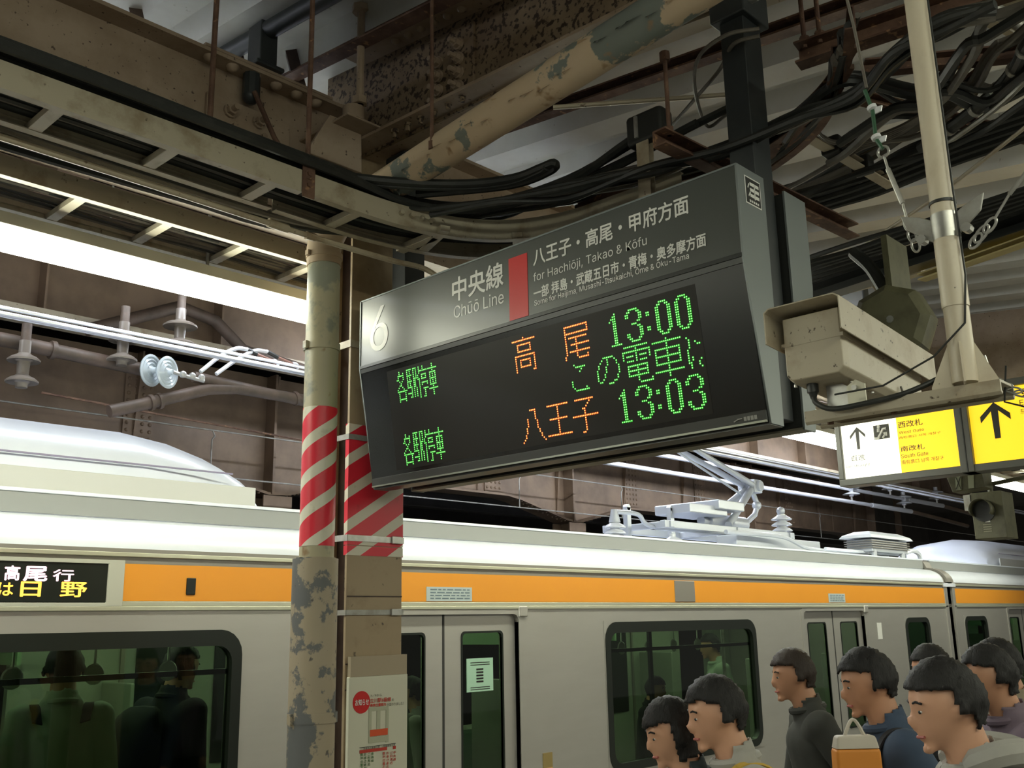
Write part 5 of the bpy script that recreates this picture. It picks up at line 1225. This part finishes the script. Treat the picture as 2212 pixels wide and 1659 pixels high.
for i in range(15):
    z = RS.uniform(1.50, 1.80); j = [RS.uniform(-26, 26) for _ in range(8)]
    base = (((2215, 60), (2140, 110), (2085, 200), (1990, 275), (1860, 335), (1700, 400), (1560, 440)),
            ((1800, 330), (1850, 300), (1930, 260), (2010, 215), (2090, 120), (2140, 60), (2230, 30)),
            ((1690, 300), (1760, 230), (1850, 190), (1960, 205), (2060, 190), (2140, 210), (2230, 160)),
            ((1650, 470), (1760, 425), (1880, 375), (2000, 320), (2120, 270), (2240, 215)))[i % 4]
    P = [(a+j[k % 8]*.6, c_+j[(k+3) % 8]) for k, (a, c_) in enumerate(base)]
    cable(pz(P, z), RS.uniform(.008, .020), BLACK if i % 3 else GREYC, 'black cable coiled among the steelwork right of the pole', G8, 7, 5)
G9 = 'grey cable loops hanging left of the pole'
for i in range(5):
    P = ((1770, 260+i*4), (1768, 285+i*5), (1800, 305+i*4), (1870, 300+i*4), (1940, 275+i*4), (1985, 250+i*3))
    cable(pz(P, 1.58+.01*i), .006, GREYC, 'thin grey cable in the loop hanging left of the pole', G9, 6, 5)
G10 = 'black cables along the dark duct at right'
for i in range(8):
    P = [(1738, 560+i*9), (1850, 525+i*9+RS.uniform(-4, 4)), (2000, 478+i*9+RS.uniform(-4, 4)), (2230, 403+i*9)]
    cable(pz(P, 1.50), .011, BLACK, 'black cable running beside the dark duct at right', G10, 7, 4)
for i in range(5):
    P = [(1640, 440+i*14), (1800, 392+i*14+RS.uniform(-4, 4)), (1900, 360+i*14), (2050, 300+i*14), (2240, 235+i*14)]
    cable(pz(P, 1.62), .013, BLACK, 'black cable sagging across to the right edge', 'black cables sagging from the board to the right edge', 7, 4)
# strapped cable trunk at right: bundle with pale ties
t = thing('cable_bundle', 'thick black cable bundle with pale ties at the right edge', 'cable bundle', (2.6, .6, 1.6))
TP = spline(pz(((2230, 80), (2185, 160), (2120, 225), (2040, 285), (1990, 320)), 1.60), 6)
B().tube(TP, .022, 10).build('bundle', BLACK, t)
TP2 = [p+Vector((.02, -.035, -.02)) for p in TP]; B().tube(TP2, .010, 8).build('strap_rail', GALV, t)
for k in range(3, len(TP)-1, 4): B().cyl(TP[k]-(TP[k+1]-TP[k]).normalized()*.008, TP[k]+(TP[k+1]-TP[k]).normalized()*.008, .026, 12).build('tie', GALV, t)

# ================================================================== PEOPLE
SKIN = mat('skin', (.52, .27, .16), .5); SKIN2 = mat('skin_pale', (.60, .33, .21), .5)
HAIR = mat('black_hair', (.006, .005, .0045), .7, bump=.8, bscale=160, stretch=(1, 1, .25)); HAIRB = mat('brown_hair', (.022, .012, .007), .65, bump=.8, bscale=160, stretch=(1, 1, .25))
EYEW = mat('eye_white', (.6, .58, .55), .3); LIPS = mat('lips', (.40, .12, .10), .5)
def cloth(n, c): return mat('cloth_'+n, c, .85, 0, tuple(x*.75 for x in c), 4, .5, .25, .5, 9)
def human(label, x, y, ztop, face, top, legs_m, skin=SKIN, hair=HAIR, lean=.06, nod=.15, long_hair=False, voxel=.014, floor=-1.82, walk=.22,
          strap=None, bag=None, hood=None, seated=False, arm_up=False, category='person', phone=False):
    H = (ztop-floor); s = H/1.72
    F = Vector((math.cos(face), math.sin(face), 0)); Lf = Vector((-F.y, F.x, 0)); Z = Vector((0, 0, 1))
    base = Vector((x, y, floor))
    def P(f, l, z): return base+(F*(f+lean*max(0, z-.95)*1.6)+Lf*l+Z*z)*s
    hip = .93; J = {}
    if seated: hip = .93
    J['pel'] = P(0, 0, hip); J['sp'] = P(0, 0, 1.10); J['ch'] = P(.01, 0, 1.28); J['nb'] = P(.0, 0, 1.42); J['nt'] = P(.025, 0, 1.52)
    for sd, g in ((1, 'L'), (-1, 'R')):
        w_ = walk*sd
        J['hip'+g] = P(0, .085*sd, hip-.04); J['kn'+g] = P(w_*.55+.04, .09*sd, .49); J['an'+g] = P(w_-.03, .09*sd, .09+(.05 if w_ < 0 else 0)); J['to'+g] = P(w_+.13, .10*sd, .03)
        J['sh'+g] = P(0, .165*sd, 1.37); J['el'+g] = P(-w_*.45-.02, .215*sd, 1.10); J['wr'+g] = P(-w_*.6+.12, .20*sd, .88)
        if arm_up and sd == 1: J['el'+g] = P(.16, .24, 1.42); J['wr'+g] = P(.20, .20, 1.68)
        if phone and sd == -1: J['el'+g] = P(.03, -.2, 1.10); J['wr'+g] = P(.24, -.10, 1.22)
    names = list(J); idx = {n: i for i, n in enumerate(names)}
    E = [('pel', 'sp'), ('sp', 'ch'), ('ch', 'nb'), ('nb', 'nt')]
    for g in 'LR': E += [('pel', 'hip'+g), ('hip'+g, 'kn'+g), ('kn'+g, 'an'+g), ('an'+g, 'to'+g), ('ch', 'sh'+g), ('sh'+g, 'el'+g), ('el'+g, 'wr'+g)]
    R_ = {'pel': .13, 'sp': .115, 'ch': .135, 'nb': .075, 'nt': .056, 'hip': .09, 'kn': .058, 'an': .042, 'to': .035, 'sh': .062, 'el': .043, 'wr': .030}
    vs = []; fs = []
    def cap(p, q, r1, r2, lat=1.):
        p = Vector(p); q = Vector(q); d = q-p; L_ = max(d.length, 1e-4); d = d/L_; a = (Lf-d*Lf.dot(d)); a = a.normalized() if a.length > .2 else F.copy(); c = d.cross(a)
        rings = []; n_ = 16
        for k in range(6): t_ = math.pi/2*k/5; rings.append((-math.cos(t_)*r1, math.sin(t_)*r1+1e-4))
        for k in range(6): t_ = math.pi/2*k/5; rings.append((L_+math.sin(t_)*r2, math.cos(t_)*r2+1e-4))
        b0 = len(vs)
        for h_, r_ in rings:
            for k in range(n_): t_ = 2*math.pi*k/n_; vs.append(tuple(p+d*h_+a*math.cos(t_)*r_*lat+c*math.sin(t_)*r_))
        for i_ in range(11): fs.extend([(b0+i_*n_+k, b0+i_*n_+(k+1) % n_, b0+(i_+1)*n_+(k+1) % n_, b0+(i_+1)*n_+k) for k in range(n_)])
        fs.append(tuple(range(b0, b0+n_))[::-1]); fs.append(tuple(range(b0+11*n_, b0+12*n_)))
    cap(J['pel']-Z*.02*s, J['sp'], .108*s, .102*s, 1.38); cap(J['sp'], J['ch'], .102*s, .112*s, 1.42); cap(J['ch'], P(0, 0, 1.365), .108*s, .070*s, 1.45)
    cap(P(0, 0, 1.36), J['nb'], .075*s, .058*s, 1.6); cap(J['nb']-Z*.03*s, P(.03, 0, 1.55), .066*s, .056*s)
    for g in 'LR':
        cap(J['hip'+g], J['kn'+g], .088*s, .060*s); cap(J['kn'+g], J['an'+g], .058*s, .040*s); cap(J['an'+g], J['to'+g], .042*s, .032*s, 1.1)
        cap(J['sh'+g]-(J['sh'+g]-J['ch'])*.3, J['sh'+g], .066*s, .060*s); cap(J['sh'+g], J['el'+g], .056*s, .043*s); cap(J['el'+g], J['wr'+g], .042*s, .029*s)
    # head: skull, jaw, nose, ears
    hc = P(.048, 0, 1.588); nF = (F*math.cos(nod)-Z*math.sin(nod)); nU = (Z*math.cos(nod)+F*math.sin(nod))
    def Hp(f, l, u): return hc+(nF*f+Lf*l+nU*u)*s
    nb_ = len(vs); n, m = 20, 14; hv = []
    for i in range(m+1):
        t_ = math.pi*i/m
        for k in range(n):
            a = 2*math.pi*k/n; f = math.sin(t_)*math.cos(a); l = math.sin(t_)*math.sin(a); u = math.cos(t_)
            fl, ll, ul = f*.098, l*.076, u*.118
            if u < 0: ll *= 1+u*.30; fl = fl*(1+u*.12)+(.012 if f > 0 else .03*(-u))*(-u if f > 0 else 1)
            if f > .2 and -.35 < u < .1: fl -= .004
            hv.append(tuple(Hp(fl, ll, ul)))
    vs += hv; fs += [(nb_+i*n+k, nb_+(i+1)*n+k, nb_+(i+1)*n+(k+1) % n, nb_+i*n+(k+1) % n) for i in range(m) for k in range(n)]
    def blob(c, r, sc3, n=8, m=6):
        nb2 = len(vs)
        for i in range(m+1):
            t_ = math.pi*i/m
            for k in range(n):
                a = 2*math.pi*k/n; vs.append(tuple(Hp(c[0]+math.sin(t_)*math.cos(a)*r*sc3[0], c[1]+math.sin(t_)*math.sin(a)*r*sc3[1], c[2]+math.cos(t_)*r*sc3[2])))
        fs.extend([(nb2+i*n+k, nb2+(i+1)*n+k, nb2+(i+1)*n+(k+1) % n, nb2+i*n+(k+1) % n) for i in range(m) for k in range(n)])
    blob((.100, 0, -.022), .016, (1.1, .75, 1.5)); blob((.094, 0, -.008), .012, (1, .6, 2.2)); blob((.088, 0, -.062), .018, (.7, 1.2, .7)); blob((.080, 0, -.098), .022, (.9, 1.1, .7))
    blob((.083, 0, .028), .02, (.5, 2.6, .5))
    for sd in (1, -1): blob((-.005, .078*sd, -.01), .016, (.9, .5, 1.7))
    me = bpy.data.meshes.new('b'); me.from_pydata(vs, [], fs); o = bpy.data.objects.new('b', me); COL.objects.link(o)
    rm = o.modifiers.new('r', 'REMESH'); rm.mode = 'VOXEL'; rm.voxel_size = voxel*s*.8; sm_ = o.modifiers.new('s', 'SMOOTH'); sm_.iterations = 2; sm_.factor = .4
    dg = bpy.context.evaluated_depsgraph_get(); dg.update(); em = bpy.data.meshes.new_from_object(o.evaluated_get(dg))
    bpy.data.objects.remove(o); bpy.data.meshes.remove(me)
    V = np.array([v.co[:] for v in em.vertices]); NRM = np.array([v.normal[:] for v in em.vertices]); FS = [tuple(p.vertices) for p in em.polygons]; bpy.data.meshes.remove(em)
    # which bone is each vertex nearest to
    segs = E+[('nt', 'nt')]; D = []
    for a, b_ in E:
        A_ = np.array(J[a]); B_ = np.array(J[b_]); ab = B_-A_; t_ = np.clip(((V-A_)@ab)/(ab@ab+1e-9), 0, 1); D.append(np.linalg.norm(V-(A_+t_[:, None]*ab), axis=1)/(R_.get(a, R_.get(a[:-1], .05))+.02))
    D.append(np.linalg.norm((V-np.array(Hp(0, 0, 0))), axis=1)/.12)
    k_ = np.argmin(np.array(D), axis=0)
    def is_(v, names_): return names_[k_[v]] if False else None
    lab = []
    for q in k_:
        if q >= len(E): lab.append('head')
        else:
            a, b_ = E[q]
            lab.append('neck' if a == 'nb' else 'leg' if (a[:3] == 'hip' or a[:2] == 'kn' or a == 'pel' and b_[:3] == 'hip') else 'foot' if a[:2] == 'an' else 'torso')
    lab = np.array(lab)
    zrel = (V[:, 2]-floor)/s
    rel = V-np.array(hc); hf = rel@np.array(nF)/s; hl = rel@np.array(Lf)/s; hu = rel@np.array(nU)/s
    root = thing('person', label, category, (x, y, floor))
    def sub(name, mask, off, m, parent=root, jit=0., thick=0.):
        fsel = [q for q in FS if all(mask[i] for i in q)]
        if not fsel: return None
        used = sorted({i for q in fsel for i in q}); mp_ = {v: i for i, v in enumerate(used)}
        b = B(); rr = np.random.RandomState(5)
        pts = V[used]+NRM[used]*(off+(rr.rand(len(used), 1)*jit if jit else 0))*s
        b._add([tuple(p) for p in pts], [tuple(mp_[i] for i in q) for q in fsel])
        oo = b.build(name, m, parent, ang=80)
        if thick: md = oo.modifiers.new('solid', 'SOLIDIFY'); md.thickness = thick; md.offset = -1
        return oo
    # body mesh with hands joined on
    b = B(); b._add([tuple(p) for p in V], FS)
    for g, sd in (('L', 1), ('R', -1)):
        w0 = J['wr'+g]; d = (J['wr'+g]-J['el'+g]).normalized(); sdv = d.cross(Lf).normalized()
        if sdv.length < .5: sdv = F
        b.tube([w0-d*.02, w0+d*.03*s, w0+d*.085*s], [.026*s, .036*s, .034*s], 10)
        for q_, (oo_, L_) in enumerate(((-.026, .062), (-.009, .074), (.009, .070), (.026, .055))):
            p0 = w0+d*.08*s+sdv*oo_*s; b.tube([p0, p0+d*L_*.5*s, p0+d*L_*.85*s-Lf*sd*.018*s], [.010*s, .009*s, .007*s], 6)
        p0 = w0+d*.03*s+sdv*.03*s; b.tube([p0, p0+d*.025*s+sdv*.022*s, p0+d*.055*s+sdv*.028*s], [.012*s, .010*s, .008*s], 6)
    b.build('body', skin, root, ang=80)
    chin = (hf > .0) & (hu > -.135) & (np.abs(hl) < .075)
    tm = ~chin & ((lab == 'torso') | ((lab == 'neck') & (zrel < 1.422)) | ((lab == 'leg') & (zrel > .86)))
    sub('jacket', tm, .014, top, thick=.004)
    sub('trousers', ((lab == 'leg') & (zrel < .95)) & (zrel > .08), .010, legs_m, thick=.003)
    sub('shoes', (zrel < .11), .008, BLACK, thick=.003)
    b = B(); cn = P(.010, 0, 1.438); b.tube([cn+(F*math.cos(a_)*.074+Lf*math.sin(a_)*.076-Z*.014*math.cos(a_))*s for a_ in [2*math.pi*k/16 for k in range(17)]], .016*s, 8); b.build('collar', top, root)
    hm = (lab == 'head') | (lab == 'neck')
    if long_hair: hmask = hm & (((hu > .048-.1*np.clip(hf, 0, 1)) & (hf < .098)) | (hf < .025) & (hu > -.17))
    else: hmask = hm & (((hu > .050-.30*np.clip(.06-hf, 0, .2))) | ((hf < .006) & (hu > -.025) & (np.abs(hl) < .09)) | ((hf < -.035) & (hu > -.07)))
    sub('hair', hmask, .010, hair, jit=.008, thick=.008)
    for sd in (1, -1):
        B().sph(Hp(.0775, .030*sd, .002), .0088*s, 10, 8, (1, 1, .6)).build('eye', EYEW, root); B().sph(Hp(.0835, .031*sd, .002), .0050*s, 8, 6).build('pupil', BLACK, root)
        B().tube([Hp(.0905, .016*sd, .026), Hp(.088, .034*sd, .030), Hp(.078, .050*sd, .024)], .0035*s, 5).build('eyebrow', hair, root)
    B().tube([Hp(.088, -.020, -.064), Hp(.1, 0, -.062), Hp(.088, .020, -.064)], .0045*s, 6).build('lips', LIPS, root)
    if strap:
        for sd in ((1,) if strap[1] == 1 else (1, -1)):
            pts = [P(.10, -.10*sd, 1.02), P(.125, -.02*sd, 1.18), P(.118, .07*sd, 1.30), P(.055, .115*sd, 1.415), P(-.03, .115*sd, 1.43), P(-.115, .05*sd, 1.32), P(-.12, -.08*sd, 1.05)] if strap[1] == 1 else \
                  [P(.10, .11*sd, 1.10), P(.118, .115*sd, 1.2), P(.108, .115*sd, 1.32), P(.05, .115*sd, 1.415), P(-.03, .115*sd, 1.43), P(-.12, .10*sd, 1.36)]
            b = B(); b.sweep([(-.024, -.003), (.024, -.003), (.024, .004), (-.024, .004)], spline(pts, 5), up=tuple(F*.6+Z*.8)); b.build('strap', strap[0], root)
    if bag:
        b = B(); secs = []
        for f_, w_, z0, z1 in ((-.13, .13, 1.02, 1.42), (-.20, .15, .98, 1.42), (-.27, .14, .98, 1.36), (-.30, .10, 1.02, 1.28)):
            secs.append([P(f_, -w_, z0+.03), P(f_, -w_+.03, z0), P(f_, w_-.03, z0), P(f_, w_, z0+.03), P(f_, w_, z1-.04), P(f_, w_-.04, z1), P(f_, -w_+.04, z1), P(f_, -w_, z1-.04)])
        n = 8; b._add([p for q in secs for p in q], [(i*n+k, i*n+(k+1) % n, (i+1)*n+(k+1) % n, (i+1)*n+k) for i in range(3) for k in range(n)]+[tuple(range(n))[::-1], tuple(range(3*n, 4*n))])
        ob = b.build('backpack', bag, root); md = ob.modifiers.new('s', 'SUBSURF'); md.levels = 1; md.render_levels = 1
    if hood:
        b = B(); b.tube(spline([P(.06, .085, 1.44), P(-.03, .12, 1.475), P(-.12, .06, 1.47), P(-.14, 0, 1.45), P(-.12, -.06, 1.47), P(-.03, -.12, 1.475), P(.06, -.085, 1.44)], 4), [.018*s]+[.036*s]*23+[.018*s], 8); b.build('hood', hood, root)
    return root
LEFTF = math.atan2(.72, -.69)
GREYH = cloth('light_grey', (.42, .41, .37)); DKG = cloth('dark_grey', (.05, .052, .045)); BLUE = cloth('navy_blue', (.055, .085, .14)); DENIM = cloth('denim', (.05, .07, .12)); BLK = cloth('black', (.018, .018, .02))
YEL = mat('yellow_strap', (.58, .38, .06), .7); PALEG = cloth('pale_green', (.50, .60, .48)); PURP = cloth('dusty_purple', (.20, .15, .19)); TAN = cloth('tan', (.30, .25, .17))
def spot(px, depth):            # a place on the platform under picture column px, at a given distance ahead
    r = MM @ np.array([px-1106., -(1340-829.5), -2160.]); r = r/2160*depth; return float(r[0]), float(r[1])
def person(label, px, depth, ztop, turn=0., **k):
    x, y = spot(px, depth); return human(label, x, y, ztop, LEFTF+turn, **k)
person('small woman with long black hair and dark blue top, nearest the middle of the picture', 1500, 3.5, -.245, .12, top=cloth('dark_teal', (.035, .05, .055)), legs_m=BLK, skin=SKIN2, long_hair=True, nod=.30)
person('man in light grey top with a yellow strap over the shoulder, head lowered', 1603, 3.35, -.170, .05, top=GREYH, legs_m=DENIM, skin=SKIN2, strap=(YEL, 1), nod=.22)
person('man in dark clothes walking by the second carriage door', 1754, 4.75, -.130, -.05, top=DKG, legs_m=BLK, hair=HAIRB, nod=.12)
person('man in blue jacket with a black backpack, head lowered', 1928, 3.75, -.105, -.1, top=BLUE, legs_m=BLK, strap=(BLK, 2), bag=BLK, nod=.22)
person('man in light grey hooded top with a dark strap, largest at lower right', 2112, 2.75, -.105, -.08, top=GREYH, legs_m=DENIM, strap=(BLK, 1), hood=GREYH, skin=SKIN2, nod=.20)
person('person whose black hair shows behind the hooded man', 2045, 5.2, -.135, 0, top=DKG, legs_m=BLK)
person('person in purple top at the right edge, in front of the other', 2185, 3.9, -.105, -.1, top=PURP, legs_m=BLK, nod=.1)
person('person with parted dark hair, farthest at the right edge', 2200, 4.6, -.10, -.3, top=TAN, legs_m=DENIM, nod=.1)
# orange tote bag with pale top
x, y = spot(1822, 3.45); t = thing('tote_bag', 'orange bag with pale rim carried between the dark and the blue man', 'bag', (x, y, -.72))
FX = Vector((-.69, .72, 0)); SXv = Vector((.72, .69, 0)); c = Vector((x, y, 0))
def bagsec(z, w_, d): return [c+FX*a*w_+SXv*b_*d+Vector((0, 0, z)) for a, b_ in ((-.5, -.5), (.5, -.5), (.5, .5), (-.5, .5))]
b = B(); S_ = [bagsec(-.73, .14, .07), bagsec(-.59, .155, .08), bagsec(-.425, .15, .07)]
b._add([p for q in S_ for p in q], [(i*4+k, i*4+(k+1) % 4, (i+1)*4+(k+1) % 4, (i+1)*4+k) for i in range(2) for k in range(4)]+[(3, 2, 1, 0), (8, 9, 10, 11)]); b.build('bag_body', mat('bag_orange', (.75, .28, .04), .6), t, bevel=.012)
b = B(); S_ = [bagsec(-.425, .145, .066), bagsec(-.385, .13, .05)]
b._add([p for q in S_ for p in q], [(k, (k+1) % 4, 4+(k+1) % 4, 4+k) for k in range(4)]+[(4, 5, 6, 7)]); b.build('pale_rim', mat('bag_pale', (.55, .50, .42), .6), t, bevel=.01)
B().tube(spline([bagsec(-.40, .08, 0)[0], c+Vector((0, 0, -.335)), bagsec(-.40, .08, 0)[1]], 6), .006, 6).build('handle', mat('bag_pale', (.55, .50, .42), .6), t)
# passengers inside the carriage
def passenger(label, x, y, ztop, face, **k): return human(label, x, y, ztop, face, floor=-1.80, voxel=.018, walk=.05, category='passenger', **k)
passenger('passenger in pale green shirt with a strap, behind the left carriage window', 2.12, 5.0, -.04, 1.2, top=PALEG, legs_m=BLK, strap=(BLK, 2), nod=.1)
passenger('passenger in dark jacket with black backpack, right of the pale green one', 2.72, 5.15, -.06, .3, top=BLK, legs_m=BLK, bag=BLK)
passenger('passenger in pale shirt at the left edge of the left carriage window', 1.60, 5.1, -.10, 2.0, top=PALEG, legs_m=DENIM)
passenger('passenger with brown hair behind the left carriage window, partly hidden', 1.92, 5.7, -.25, 2.6, top=cloth('brown', (.12, .07, .04)), legs_m=BLK, hair=HAIRB)
passenger('passenger in pale green shirt behind the left leaf of the nearest door', 3.93, 4.98, -.02, .4, top=PALEG, legs_m=DENIM)
passenger('short passenger in light top behind the right leaf of the nearest door', 4.60, 5.2, -.32, 2.2, top=GREYH, legs_m=BLK)
passenger('passenger with black hair low behind the middle carriage window', 6.75, 5.0, -.42, -1.2, top=BLK, legs_m=BLK)
passenger('passenger in pale top farther along the middle carriage window', 8.7, 5.5, -.12, 2.4, top=PALEG, legs_m=BLK)
